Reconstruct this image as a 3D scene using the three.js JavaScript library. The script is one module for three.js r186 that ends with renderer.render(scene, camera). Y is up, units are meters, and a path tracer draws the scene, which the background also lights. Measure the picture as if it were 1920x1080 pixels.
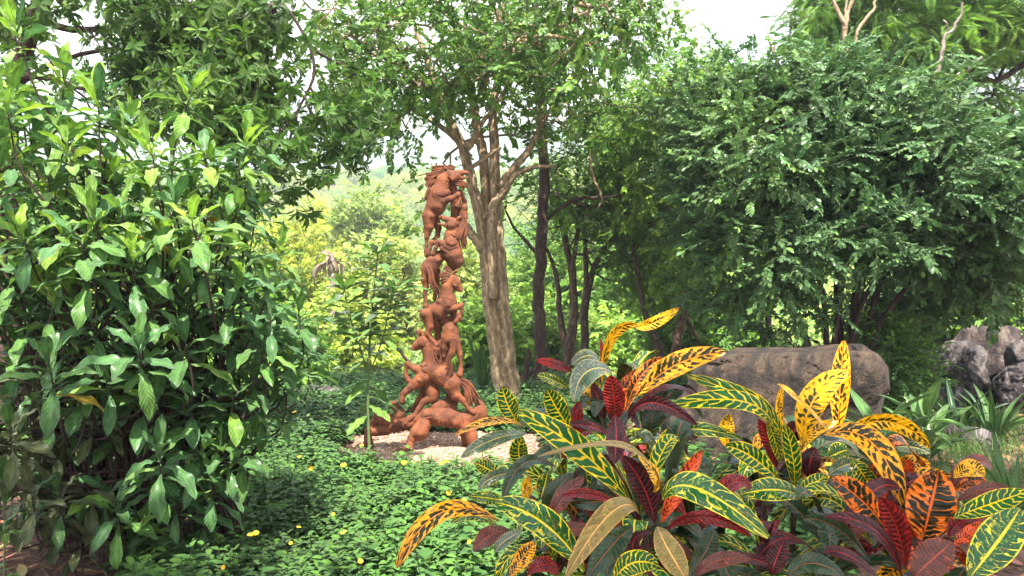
import * as THREE from 'three';
import { mergeGeometries } from 'three/addons/utils/BufferGeometryUtils.js';
import { ImprovedNoise } from 'three/addons/math/ImprovedNoise.js';

// ---------------------------------------------------------------- camera, sky, sun, exposure
const F = 1407, EYE = 1.6;
const scene = new THREE.Scene();
const camera = new THREE.PerspectiveCamera(42.0, 16 / 9, 0.1, 6000);
camera.position.set(0, EYE, 0);
camera.lookAt(0, EYE, -10);

const renderer = new THREE.WebGLRenderer();
renderer.toneMapping = THREE.LinearToneMapping;
renderer.toneMappingExposure = 4.2;
renderer.shadowMap.enabled = true;

const SUN = new THREE.Vector3(0.05, 0.88, 0.45).normalize();
const sun = new THREE.DirectionalLight(new THREE.Color(1.0, 0.95, 0.86), 4.4);
sun.position.copy(SUN).multiplyScalar(60);
sun.castShadow = true;
sun.shadow.mapSize.set(4096, 4096);
Object.assign(sun.shadow.camera, { left: -30, right: 30, top: 30, bottom: -30, near: 1, far: 200 });
scene.add(sun, sun.target);

// ---------------------------------------------------------------- small tools
function rngOf(seed) { let s = seed >>> 0; return () => { s = (s + 0x6d2b79f5) | 0; let t = Math.imul(s ^ (s >>> 15), 1 | s); t = (t + Math.imul(t ^ (t >>> 7), 61 | t)) ^ t; return ((t ^ (t >>> 14)) >>> 0) / 4294967296; }; }
const IN = new ImprovedNoise();
const n3 = (x, y, z) => IN.noise(x, y, z);
const fbm3 = (x, y, z, o = 4) => { let s = 0, a = 1, t = 0; for (let i = 0; i < o; i++) { s += a * IN.noise(x, y, z); t += a; a *= 0.5; x *= 2.03; y *= 2.03; z *= 2.03; } return s / t; };
const clamp = (x, a = 0, b = 1) => Math.min(b, Math.max(a, x));
const sstep = (a, b, x) => { const t = clamp((x - a) / (b - a)); return t * t * (3 - 2 * t); };
const mix = (a, b, t) => a + (b - a) * t;
const V = (x, y, z) => new THREE.Vector3(x, y, z);
const P = (px, py, d) => V((px - 960) / F * d, EYE - (py - 540) / F * d, -d);   // a point seen at a pixel of the 1920 x 1080 photo, d metres away
const UPV = V(0, 1, 0);
const gauss = (r) => (r() + r() + r() + r() - 2) * 1.0;

const usedNames = new Map();
function numbered(name) { const n = usedNames.get(name) ?? 0; usedNames.set(name, n + 1); return n ? name + '_' + String(n).padStart(3, '0') : name; }
function tag(o, label, category, group, kind) { o.userData.label = label; if (category) o.userData.category = category; if (group) o.userData.group = group; if (kind) o.userData.kind = kind; return o; }
function thing(name, label, category, pos = V(0, 0, 0), group) { const o = new THREE.Group(); o.name = numbered(name); o.position.copy(pos); scene.add(o); return tag(o, label, category, group); }
function shadowed(m) { m.castShadow = true; m.receiveShadow = true; return m; }
function part(name, geo, mat, parent) { const m = shadowed(new THREE.Mesh(geo, mat)); m.name = name; parent.add(m); return m; }
function struct(name, geo, mat, label) { const m = shadowed(new THREE.Mesh(geo, mat)); m.name = numbered(name); m.userData.kind = 'structure'; if (label) m.userData.label = label; scene.add(m); return m; }

// a mesh collector
class MB {
  constructor() { this.p = []; this.n = []; this.u = []; this.c = []; this.i = []; }
  get count() { return this.p.length / 3; }
  v(p, n, u = 0, w = 0, c = null) { this.p.push(p.x, p.y, p.z); this.n.push(n.x, n.y, n.z); this.u.push(u, w); if (c) this.c.push(c[0], c[1], c[2]); return this.p.length / 3 - 1; }
  tri(a, b, c) { this.i.push(a, b, c); }
  geo(smooth = false) {
    const g = new THREE.BufferGeometry();
    g.setAttribute('position', new THREE.Float32BufferAttribute(this.p, 3));
    g.setAttribute('normal', new THREE.Float32BufferAttribute(this.n, 3));
    g.setAttribute('uv', new THREE.Float32BufferAttribute(this.u, 2));
    if (this.c.length) g.setAttribute('color', new THREE.Float32BufferAttribute(this.c, 3));
    g.setIndex(this.i);
    if (smooth) g.computeVertexNormals();
    return g;
  }
  // tapered tube along points with radii
  tube(pts, rad, sides = 6, o = {}) {
    const n = pts.length, sub = o.origin ?? V(0, 0, 0);
    let t0 = pts[1].clone().sub(pts[0]).normalize();
    let a = Math.abs(t0.y) < 0.9 ? UPV.clone().cross(t0).normalize() : V(1, 0, 0).cross(t0).normalize();
    let len = 0; const rows = [], tile = o.tile ?? 0.4, around = Math.max(1, Math.round(2 * Math.PI * rad[0] / tile));
    for (let k = 0; k < n; k++) {
      const t = (k === 0 ? pts[1].clone().sub(pts[0]) : k === n - 1 ? pts[k].clone().sub(pts[k - 1]) : pts[k + 1].clone().sub(pts[k - 1])).normalize();
      a = a.sub(t.clone().multiplyScalar(a.dot(t))).normalize();
      const b = t.clone().cross(a);
      if (k) len += pts[k].distanceTo(pts[k - 1]);
      const row = [];
      for (let s = 0; s <= sides; s++) {
        const an = s / sides * 2 * Math.PI, d = a.clone().multiplyScalar(Math.cos(an)).addScaledVector(b, Math.sin(an));
        let r = rad[k];
        if (o.bump) r *= 1 + o.bump(s === sides ? 0 : an, len, pts[k], d);
        const q = pts[k].clone().addScaledVector(d, r).sub(sub);
        row.push(this.v(q, d, s / sides * around, len / tile, o.color));
      }
      rows.push(row);
    }
    for (let k = 0; k + 1 < n; k++) for (let s = 0; s < sides; s++) {
      const A = rows[k][s], B = rows[k][s + 1], C = rows[k + 1][s + 1], D = rows[k + 1][s];
      this.tri(A, B, C); this.tri(A, C, D);
    }
    if (o.cap) for (const [k, sg] of [[0, -1], [n - 1, 1]]) {
      const t = (k ? pts[k].clone().sub(pts[k - 1]) : pts[0].clone().sub(pts[1])).normalize();
      const c = this.v(pts[k].clone().addScaledVector(t, rad[k] * 0.25).sub(sub), t, 0, 0, o.color);
      for (let s = 0; s < sides; s++) sg > 0 ? this.tri(rows[k][s], rows[k][s + 1], c) : this.tri(rows[k][s + 1], rows[k][s], c);
    }
  }
}
function smoothPath(pts, per = 4) { const c = new THREE.CatmullRomCurve3(pts, false, 'centripetal'); return c.getPoints((pts.length - 1) * per); }
function lerpList(list, m) { const out = []; for (let k = 0; k < m; k++) { const t = k / (m - 1) * (list.length - 1), i = Math.min(list.length - 2, Math.floor(t)); out.push(mix(list[i], list[i + 1], t - i)); } return out; }

// ---------------------------------------------------------------- procedural textures
const hash2 = (x, y, s) => { let h = Math.imul(x | 0, 374761393) + Math.imul(y | 0, 668265263) + Math.imul(s | 0, 2147483647 ^ 1013904223); h = Math.imul(h ^ (h >>> 13), 1274126177); return ((h ^ (h >>> 16)) >>> 0) / 4294967296; };
function pn(x, y, per, s = 0) { // value noise that repeats after per cells
  const ix = Math.floor(x), iy = Math.floor(y), fx = x - ix, fy = y - iy, u = fx * fx * (3 - 2 * fx), v = fy * fy * (3 - 2 * fy), w = (k) => ((k % per) + per) % per;
  return mix(mix(hash2(w(ix), w(iy), s), hash2(w(ix + 1), w(iy), s), u), mix(hash2(w(ix), w(iy + 1), s), hash2(w(ix + 1), w(iy + 1), s), u), v);
}
function pfbm(u, v, base, o, s = 0) { let t = 0, a = 1, w = 0, f = base; for (let i = 0; i < o; i++) { t += a * pn(u * f, v * f, f, s + i * 7); w += a; a *= 0.55; f *= 2; } return t / w; }
function tex(w, h, fn, srgb = true, wrap = true) {
  const d = new Uint8Array(w * h * 4);
  for (let y = 0; y < h; y++) for (let x = 0; x < w; x++) {
    const c = fn((x + 0.5) / w, (y + 0.5) / h), o = (y * w + x) * 4;
    if (typeof c === 'number') d[o] = d[o + 1] = d[o + 2] = clamp(c) * 255; else { d[o] = clamp(c[0]) * 255; d[o + 1] = clamp(c[1]) * 255; d[o + 2] = clamp(c[2]) * 255; }
    d[o + 3] = 255;
  }
  const t = new THREE.DataTexture(d, w, h);
  if (srgb) t.colorSpace = THREE.SRGBColorSpace;
  if (wrap) t.wrapS = t.wrapT = THREE.RepeatWrapping;
  t.magFilter = THREE.LinearFilter; t.minFilter = THREE.LinearMipmapLinearFilter; t.generateMipmaps = true; t.needsUpdate = true;
  return t;
}
const lerp3 = (a, b, t) => [mix(a[0], b[0], t), mix(a[1], b[1], t), mix(a[2], b[2], t)];

// ---------------------------------------------------------------- sky: high thin bright cloud with pale blue between
{
  const W = 1024, H = 512, d = new Float32Array(W * H * 4);
  for (let y = 0; y < H; y++) for (let x = 0; x < W; x++) {
    const el = ((y + 0.5) / H - 0.5) * Math.PI, az = ((x + 0.5) / W - 0.5) * 2 * Math.PI;
    const X = Math.cos(az) * Math.cos(el), Y = Math.sin(el), Z = Math.sin(az) * Math.cos(el);
    const up = Math.max(0.05, Y + 0.12), c = fbm3(X / up * 0.8 + 7, Z / up * 0.8, 3.1, 5);
    const cl = sstep(-0.28, 0.14, c) * 0.9 + 0.05 + 0.3 * (1 - sstep(0, 0.1, Y));
    const blue = lerp3([0.66, 0.79, 0.94], [0.45, 0.60, 0.86], sstep(0, 0.7, Y));
    const k = clamp(cl), glow = Math.pow(Math.max(0, X * SUN.x + Y * SUN.y + Z * SUN.z), 8) * 0.5;
    const col = lerp3(blue, [1.0, 1.0, 0.99], k), o = (y * W + x) * 4, s = 0.72;
    for (let q = 0; q < 3; q++) d[o + q] = (col[q] + glow) * s;
    d[o + 3] = 1;
  }
  const t = new THREE.DataTexture(d, W, H, THREE.RGBAFormat, THREE.FloatType);
  t.mapping = THREE.EquirectangularReflectionMapping; t.magFilter = THREE.LinearFilter; t.needsUpdate = true;
  scene.background = t; scene.environment = t;
}
scene.fog = new THREE.FogExp2(new THREE.Color(0.86, 0.92, 1.0), 0.0011);

// ---------------------------------------------------------------- materials
const barkTex = (dark, light, lichen, seed) => tex(512, 512, (u, v) => {
  const a = pfbm(u * 2 % 1, v, 4, 5, seed), b = pfbm(u, v, 6, 4, seed + 50), c = pfbm(u, v * 0.5, 16, 3, seed + 90);
  let k = lerp3(dark, light, clamp((a - 0.3) * 2.1));
  k = lerp3(k, lichen, sstep(0.57, 0.66, b) * 0.75);
  return lerp3(k, dark, sstep(0.6, 0.75, c) * 0.6);
});
const barkBump = tex(512, 512, (u, v) => { const w = pfbm(u, v, 5, 3, 15), a = pfbm(u, v, 10, 5, 5), b = Math.abs(Math.sin((u * 9 + w * 3) * Math.PI)); return 0.7 * a + 0.08 * b * pfbm(u, v, 4, 2, 44) + 0.22 * pn(u * 64, v * 64, 64, 3); }, false);
const barkPale = new THREE.MeshStandardMaterial({ map: barkTex([0.40, 0.32, 0.24], [0.60, 0.50, 0.385], [0.70, 0.62, 0.50], 3), bumpMap: barkBump, bumpScale: 0.0035, roughness: 0.9 });
const barkBrown = new THREE.MeshStandardMaterial({ map: barkTex([0.22, 0.16, 0.13], [0.40, 0.30, 0.24], [0.48, 0.41, 0.34], 11), bumpMap: barkBump, bumpScale: 0.015, roughness: 0.95 });
const barkDark = new THREE.MeshStandardMaterial({ map: barkTex([0.18, 0.12, 0.11], [0.33, 0.23, 0.20], [0.34, 0.27, 0.24], 17), bumpMap: barkBump, bumpScale: 0.01, roughness: 0.95 });
const barkGrey = new THREE.MeshStandardMaterial({ map: barkTex([0.40, 0.35, 0.31], [0.66, 0.60, 0.54], [0.75, 0.71, 0.66], 23), bumpMap: barkBump, bumpScale: 0.01, roughness: 0.95 });
const stemGreen = new THREE.MeshStandardMaterial({ color: new THREE.Color().setRGB(0.10, 0.14, 0.045), roughness: 0.7 });

// foliage: vertex colours carry the stem brown and a little variation from leaf to leaf
function leafMat(r, g, b, o = {}) {
  return new THREE.MeshPhysicalMaterial({ color: new THREE.Color().setRGB(r, g, b), roughness: 0.95, transmission: o.t ?? 0.4, thickness: 0, clearcoat: 0.6 * (o.gloss ?? 0.5), clearcoatRoughness: o.gr ?? 0.38, side: THREE.DoubleSide, vertexColors: o.vc ?? true, map: o.map ?? null, bumpMap: o.bump ?? null, bumpScale: o.bs ?? 0.002, specularIntensity: 0.35 });
}

// ---------------------------------------------------------------- foliage geometry
// one leaf added to a collector: base point, direction, blade normal
function addLeaf(mb, base, dir, nrm, L, W, o = {}) {
  const t = dir.clone().normalize(), s = t.clone().cross(nrm).normalize(), n = s.clone().cross(t);
  const fold = o.fold ?? 0.25, curl = o.curl ?? 0.25, k = o.shade ?? 1, col = [k * (o.tint?.[0] ?? 1), k * (o.tint?.[1] ?? 1), k * (o.tint?.[2] ?? 1)];
  const at = (q, side) => {
    const w = side * W * 0.5 * o.prof(q);
    return base.clone().addScaledVector(t, L * q).addScaledVector(n, -curl * L * q * q + Math.abs(w) * fold + (o.wave ? Math.sin(q * o.wave[1] + side) * o.wave[0] * w * side : 0)).addScaledVector(s, w);
  };
  const qs = o.qs ?? [0.33, 0.68];
  const b = mb.v(at(0, 0), n, 0.5, 0, col);
  let prev = null;
  for (const q of qs) {
    const l = mb.v(at(q, -1), n, 0, q, col), m = mb.v(at(q, 0), n, 0.5, q, col), r = mb.v(at(q, 1), n, 1, q, col);
    if (!prev) { mb.tri(b, m, l); mb.tri(b, r, m); } else { const [pl, pm, pr] = prev; mb.tri(pl, pm, m); mb.tri(pl, m, l); mb.tri(pm, pr, r); mb.tri(pm, r, m); }
    prev = [l, m, r];
  }
  const e = mb.v(at(1, 0), n, 0.5, 1, col);
  mb.tri(prev[0], prev[1], e); mb.tri(prev[1], prev[2], e);
}
const oval = (q) => Math.pow(Math.sin(Math.PI * Math.min(1, q * 0.95 + 0.04)), 0.75);
const obov = (q) => Math.pow(Math.sin(Math.PI * Math.pow(q, 1.35)), 0.8);
const lance = (q) => Math.pow(Math.sin(Math.PI * Math.pow(q, 0.8)), 1.0);

// a twig with leaves; grows along +z, faces +y
function spray(seed, o) {
  const r = rngOf(seed), mb = new MB(), n = o.n, len = o.len, brown = o.brown ?? [0.9, 0.55, 0.5];
  const bend = (q) => V(0.12 * len * Math.sin(q * 3 + seed), -o.droop * len * q * q, len * q);
  if (o.twig !== 0) { const pts = [0, 0.5, 1].map(bend); mb.tube(pts, [o.twig ?? 0.004, 0.003, 0.0015], 3, { color: brown }); }
  for (let k = 0; k < n; k++) {
    const q = o.whorl ? 0.75 + 0.25 * r() : 0.12 + 0.88 * (k + 0.5) / n, side = k % 2 ? 1 : -1, base = bend(q);
    const ang = o.whorl ? k / n * 2 * Math.PI + r() : side * (0.75 + 0.5 * r()) * (1 - 0.45 * q);
    let dir = o.whorl ? V(Math.sin(ang) * 0.9, Math.cos(ang) * 0.75, 0.65 + 0.3 * r()) : V(Math.sin(ang), -0.25 + 0.45 * gauss(r), Math.cos(ang));
    if (o.hang) dir.y -= o.hang;
    let nrm = V(0.7 * gauss(r), 1, 0.7 * gauss(r));
    if (o.whorl) nrm = V(-Math.sin(ang), -Math.cos(ang), 1.4).add(V(0, 0.8, 0));
    if (o.messy) { dir.add(V(gauss(r), gauss(r), gauss(r)).multiplyScalar(o.messy)); }
    const s = 0.7 + 0.5 * r();
    addLeaf(mb, base, dir, nrm, o.L * s, o.W * s, { prof: o.prof ?? oval, fold: 0.15 + 0.3 * r(), curl: (o.curl ?? 0.2) * (0.4 + 1.2 * r()), shade: 0.72 + 0.5 * r(), qs: o.qs, tint: r() < (o.young ?? 0.1) ? [1.7, 1.45, 0.9] : [0.9 + 0.25 * r(), 1, 0.9 + 0.2 * r()] });
  }
  return mb.geo(true);
}
// a feathery compound frond: many thin leaflets
function frond(seed, len, pairs, L, W) {
  const r = rngOf(seed), mb = new MB();
  const bend = (q) => V(0, -0.45 * len * q * q, len * q);
  mb.tube([0, 0.35, 0.7, 1].map(bend), [0.004, 0.003, 0.003, 0.001], 3, { color: [0.9, 0.8, 0.6] });
  for (let k = 0; k < pairs; k++) for (const sd of [-1, 1]) {
    const q = 0.12 + 0.88 * k / pairs, s = Math.sin(Math.PI * (0.15 + 0.8 * q));
    addLeaf(mb, bend(q), V(sd, -0.25, 0.45), V(0.3 * gauss(r), 1, 0.3 * gauss(r)), L * s, W * s, { prof: oval, fold: 0.1, curl: 0.25, shade: 0.8 + 0.4 * r(), qs: [0.5] });
  }
  return mb.geo(true);
}
const SP = {
  round: [1, 2, 3].map((s) => spray(s, { n: 11, len: 0.34, L: 0.085, W: 0.058, droop: 0.15, prof: oval, curl: 0.15, young: 0.16 })),
  dark: [4, 5, 6].map((s) => spray(s, { n: 18, len: 0.36, L: 0.078, W: 0.045, droop: 0.12, prof: obov, curl: 0.15, young: 0.1 })),
  whorl: [7, 8, 9].map((s) => spray(s, { n: 10, len: 0.30, L: 0.17, W: 0.06, droop: 0.1, whorl: true, prof: obov, curl: 0.35, young: 0.12 })),
  willow: [10, 11, 12].map((s) => spray(s, { n: 14, len: 0.42, L: 0.13, W: 0.032, droop: 0.6, prof: lance, curl: 0.25, hang: 0.5, young: 0.14 })),
  bush: [13, 14, 15].map((s) => spray(s, { n: 14, len: 0.40, L: 0.12, W: 0.06, droop: 0.2, prof: oval, curl: 0.25, messy: 0.3, young: 0.2, qs: [0.5] })),
  far: [16, 17, 18].map((s) => spray(s, { n: 16, len: 0.9, L: 0.30, W: 0.15, droop: 0.2, prof: oval, curl: 0.25, messy: 0.5, young: 0.2, qs: [0.5] })),
  frond: [19, 20].map((s) => frond(s, 0.55, 11, 0.15, 0.046)),
  tiny: [21, 22].map((s) => spray(s, { n: 16, len: 0.34, L: 0.05, W: 0.028, droop: 0.3, prof: oval, curl: 0.1, messy: 0.3, young: 0.1, qs: [0.5] })),
};
const _m = new THREE.Matrix4(), _q = new THREE.Quaternion();
// several InstancedMesh parts (one per geometry variant) from placements {p, dir, s, c}
function leavesFrom(name, geos, mat, places, parent, origin = V(0, 0, 0), kind) {
  const out = [];
  geos.forEach((g, gi) => {
    const mine = places.filter((_, i) => i % geos.length === gi);
    if (!mine.length) return;
    const im = shadowed(new THREE.InstancedMesh(g, mat, mine.length));
    im.name = name;
    if (kind) im.userData.kind = kind;
    mine.forEach((pl, i) => {
      const z = pl.dir.clone().normalize(), up = pl.up ?? V(0, 1, 0);
      let x = up.clone().cross(z); if (x.lengthSq() < 1e-4) x = V(1, 0, 0); x.normalize();
      const y = z.clone().cross(x);
      _m.makeBasis(x, y, z).scale(V(pl.s, pl.s, pl.s)).setPosition(pl.p.clone().sub(origin));
      im.setMatrixAt(i, _m);
      im.setColorAt(i, pl.c);
    });
    parent.add(im); out.push(im);
  });
  return out;
}
// sample points inside soft blobs [px, py, depth, rx px, ry px, rz m, weight?]
function blobPoints(blobs, n, seed, o = {}) {
  const r = rngOf(seed), out = [], B = o.at ? o.at.map(([x, y, z, a, b, e]) => ({ c: V(x, y, z), a, b, e, w: a * b * e })) : blobs.map(([px, py, d, rx, ry, rz, w]) => ({ c: P(px, py, d), a: rx * d / F, b: ry * d / F, e: rz, w: (w ?? 1) * Math.pow(rx * ry, 0.9) * (0.6 + rz) }));
  const total = B.reduce((s, b) => s + b.w, 0), fr = o.freq ?? 1.3, gap = o.gap ?? -0.12;
  let guard = 0;
  while (out.length < n && guard++ < n * 12) {
    let k = r() * total, b = B[0];
    for (const q of B) { k -= q.w; if (k <= 0) { b = q; break; } }
    const u = r() * 2 - 1, th = r() * 6.2832, rr = Math.pow(r(), o.shell ?? 0.42), s = Math.sqrt(1 - u * u);
    const p = V(b.c.x + b.a * rr * s * Math.cos(th), b.c.y + b.b * rr * u, b.c.z + b.e * rr * s * Math.sin(th));
    if (n3(p.x * fr + seed, p.y * fr * 1.3, p.z * fr) < gap) continue;
    if (o.minY !== undefined && p.y < o.minY) continue;
    p.out = p.clone().sub(b.c);
    out.push(p);
  }
  return out;
}
// branches that join limbs to the targets; the wood is drawn as tapering tubes
function grow(mb, limbs, targets, seed, o = {}) {
  const r = rngOf(seed), nodes = [];
  const add = (p, parent, rad) => { nodes.push({ p, parent, rad, kids: [], len: parent >= 0 ? nodes[parent].len + p.distanceTo(nodes[parent].p) : 0, limb: rad !== undefined, tips: 0 }); if (parent >= 0) nodes[parent].kids.push(nodes.length - 1); return nodes.length - 1; };
  for (const L of limbs) {
    const pts = smoothPath(L.pts, 5), rad = lerpList(L.rad, pts.length);
    let prev = -1;
    pts.forEach((p, k) => { if (k > 0 && k < pts.length - 1) p.add(V(gauss(r), gauss(r), gauss(r)).multiplyScalar(rad[k] * 0.22)); });
    mb.trunk.tube(pts, rad, L.sides ?? 10, { origin: o.origin, cap: true, bump: L.flute ? (an, len, q) => L.flute * (Math.sin(an * 3 + len * 1.1 + q.y * 0.7) * 0.5 + n3(Math.cos(an) * 1.5 + seed, len * 2.2, Math.sin(an) * 1.5)) : (an, len) => 0.14 * n3(Math.cos(an) * 1.5 + seed, len * 4, Math.sin(an) * 1.5) });
    pts.forEach((p, k) => { if (k / pts.length >= (L.from ?? 0.3)) prev = add(p, prev, rad[k]); });
  }
  const near = (t) => { let b = 1e9; for (const nd of nodes) if (nd.limb) b = Math.min(b, nd.p.distanceToSquared(t)); return b; };
  const order = targets.map((t) => ({ t, d: near(t) })).sort((a, b) => a.d - b.d);
  const bf = o.bf ?? 0.35, step = o.step ?? 0.3;
  for (const { t } of order) {
    let best = -1, bc = 1e9;
    for (let k = 0; k < nodes.length; k++) { const c = nodes[k].p.distanceTo(t) + bf * nodes[k].len + (nodes[k].p.y > t.y + 0.3 ? 0.25 : 0); if (c < bc) { bc = c; best = k; } }
    const from = nodes[best].p, dist = from.distanceTo(t), m = Math.max(1, Math.round(dist / step));
    let prev = best;
    const sag = V(gauss(r), gauss(r) + 0.35, gauss(r)).multiplyScalar(dist * 0.10);
    for (let k = 1; k <= m; k++) {
      const q = k / m, p = from.clone().lerp(t, q).addScaledVector(sag, Math.sin(q * Math.PI));
      if (k < m) p.add(V(gauss(r), gauss(r), gauss(r)).multiplyScalar(step * 0.13));
      prev = add(p, prev);
    }
    nodes[prev].tip = true;
  }
  const tipR = o.tipR ?? 0.004, e = 2.4;
  for (let k = nodes.length - 1; k >= 0; k--) {
    const nd = nodes[k];
    if (nd.limb) continue;
    let s = 0; for (const c of nd.kids) s += Math.pow(nodes[c].rad, e);
    nd.rad = Math.max(tipR, Math.pow(s, 1 / e));
  }
  const places = [];
  nodes.forEach((nd, k) => {
    if (nd.tip) places.push({ p: nd.p, dir: nd.p.clone().sub(nodes[nd.parent].p).normalize() });
    for (const c of nd.kids) {
      const ch = nodes[c];
      if (ch.limb) continue;
      const main = !nd.limb && nd.kids.every((x) => nodes[x].rad <= ch.rad);
      if (main && nd.drawnMain !== undefined) continue;
      if (!nd.limb && main) { nd.drawnMain = c; continue; }      // goes on in its parent's tube
      const pts = [nd.p.clone()], rad = [Math.min(ch.rad * 1.1, nd.rad)];
      let cur = c;
      while (cur >= 0) { pts.push(nodes[cur].p); rad.push(nodes[cur].rad); const ks = nodes[cur].kids.filter((x) => !nodes[x].limb); cur = ks.length ? ks.reduce((a, b) => nodes[a].rad >= nodes[b].rad ? a : b) : -1; }
      rad[rad.length - 1] *= 0.6;
      if (rad[0] < (o.minDraw ?? 0)) continue;
      mb.branch.tube(pts, rad, rad[0] > 0.035 ? 8 : rad[0] > 0.012 ? 5 : 3, { origin: o.origin });
    }
  });
  return places;
}
const LIMB = (d, list) => ({ pts: list.map(([x, y, , dd]) => P(x, y, d + (dd ?? 0))), rad: list.map(([, , rp, dd]) => rp * (d + (dd ?? 0)) / F) });
function tints(seed, base, spread, yellow = 0.3) {
  const r = rngOf(seed);
  return (p) => { const k = 1 + spread * (0.9 * gauss(r) + 1.3 * n3(p.x * 0.9 + seed, p.y * 0.9, p.z * 0.9)), w = yellow * Math.max(0, gauss(r) * 0.6 + n3(p.x * 0.6, p.y * 0.6 + seed, p.z * 0.6) + 0.15); return new THREE.Color().setRGB(base[0] * k * (1 + w * 1.2), base[1] * k * (1 + w * 0.6), base[2] * k * (1 - w * 0.3)); };
}
// a whole tree
function tree(name, label, category, o) {
  const base = o.base ?? o.limbs[0].pts[0].clone();
  const t = thing(name, label, category, base, o.group), mb = { trunk: new MB(), branch: new MB() };
  const targets = blobPoints(o.blobs, o.n, o.seed, { gap: o.gap, freq: o.freq, shell: o.shell, minY: o.minY, at: o.at });
  const places = grow(mb, o.limbs, targets, o.seed + 1, { origin: base, bf: o.bf, step: o.step, tipR: o.tipR, minDraw: o.minDraw });
  part('trunk', mb.trunk.geo(o.limbs.some((l) => l.flute)), o.bark, t);
  if (mb.branch.count) part('branches', mb.branch.geo(), o.twigBark ?? o.bark, t);
  const r = rngOf(o.seed + 2), tint = tints(o.seed + 3, o.tint ?? [1, 1, 1], o.spread ?? 0.35, o.yellow ?? 0.3), pls = [];
  for (const pl of places) for (let k = 0; k < (o.per ?? 3); k++) {
    if (r() < (o.bare ?? 0)) continue;
    const j = o.jitter ?? 0.16;
    const p = pl.p.clone().add(V(gauss(r), gauss(r) * 0.8, gauss(r)).multiplyScalar(j));
    const dir = pl.dir.clone().multiplyScalar(0.7).add(V(gauss(r), gauss(r) * 0.7 - (o.sag ?? 0.1), gauss(r)).multiplyScalar(0.9));
    pls.push({ p, dir, up: V(gauss(r) * 0.6, 1, gauss(r) * 0.6), s: (o.size ?? 1) * (0.7 + 0.6 * r()), c: tint(p) });
  }
  leavesFrom('crown', o.sprays, o.leaf, pls, t, base, 'stuff');
  return t;
}

// ---------------------------------------------------------------- ground
const gravelC = V(-0.68, 0, -7.25);
function gravelEdge(x, z) { const dx = (x - gravelC.x) / 1.16, dz = (z - gravelC.z) / 1.12; return Math.hypot(dx, dz) + 0.22 * n3(x * 1.7, 3.3, z * 1.7) + 0.08 * n3(x * 5, 1.3, z * 5); }
function terrain(x, z) {
  const d = -z;
  let h = 0.05 * fbm3(x * 0.5, 0.7, z * 0.5, 3) * sstep(0, 3, Math.abs(d - 7) + 1);
  h -= 9 * sstep(13, 36, d + 0.8 * n3(x * 0.1, 2, 0)) * (1 - 0.45 * sstep(2, 14, x));
  h += sstep(45, 260, d) * (44 + 9 * n3(x * 0.006 + 2, 0.4, z * 0.006)) + sstep(45, 120, d) * 5 * fbm3(x * 0.02, 1.5, z * 0.02, 3);
  h += 6 * sstep(6, 30, Math.abs(x)) * sstep(30, 14, d) * 0.12;
  return h;
}
{
  const soil = new THREE.MeshStandardMaterial({ map: tex(512, 512, (u, v) => { const a = pfbm(u, v, 6, 5, 31), b = pn(u * 90, v * 90, 90, 4), c = pn(u * 40, v * 40, 40, 9); return lerp3(lerp3([0.25, 0.17, 0.13], [0.42, 0.28, 0.21], a * 1.3 - 0.15), [0.52, 0.42, 0.30], sstep(0.72, 0.9, b * 0.6 + c * 0.4)); }), bumpMap: tex(256, 256, (u, v) => 0.5 * pfbm(u, v, 10, 4, 3) + 0.5 * pn(u * 70, v * 70, 70, 2), false), bumpScale: 0.03, roughness: 1 });
  const mb = new MB(), xs = [], zs = [];
  for (let k = -60; k <= 60; k++) xs.push(Math.sign(k) * (Math.abs(k) * 0.16 + Math.pow(Math.abs(k) / 60, 4) * 900));
  for (let k = 0; k <= 150; k++) zs.push(6 - k * 0.14 - Math.pow(k / 150, 4) * 900);
  const up = V(0, 1, 0);
  for (const z of zs) for (const x of xs) mb.v(V(x, terrain(x, z), z), up, x / 1.6, z / 1.6);
  const w = xs.length;
  for (let j = 0; j + 1 < zs.length; j++) for (let i = 0; i + 1 < w; i++) { const a = j * w + i; mb.tri(a, a + 1, a + w + 1); mb.tri(a, a + w + 1, a + w); }
  struct('ground', mb.geo(true), soil);
}
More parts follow.
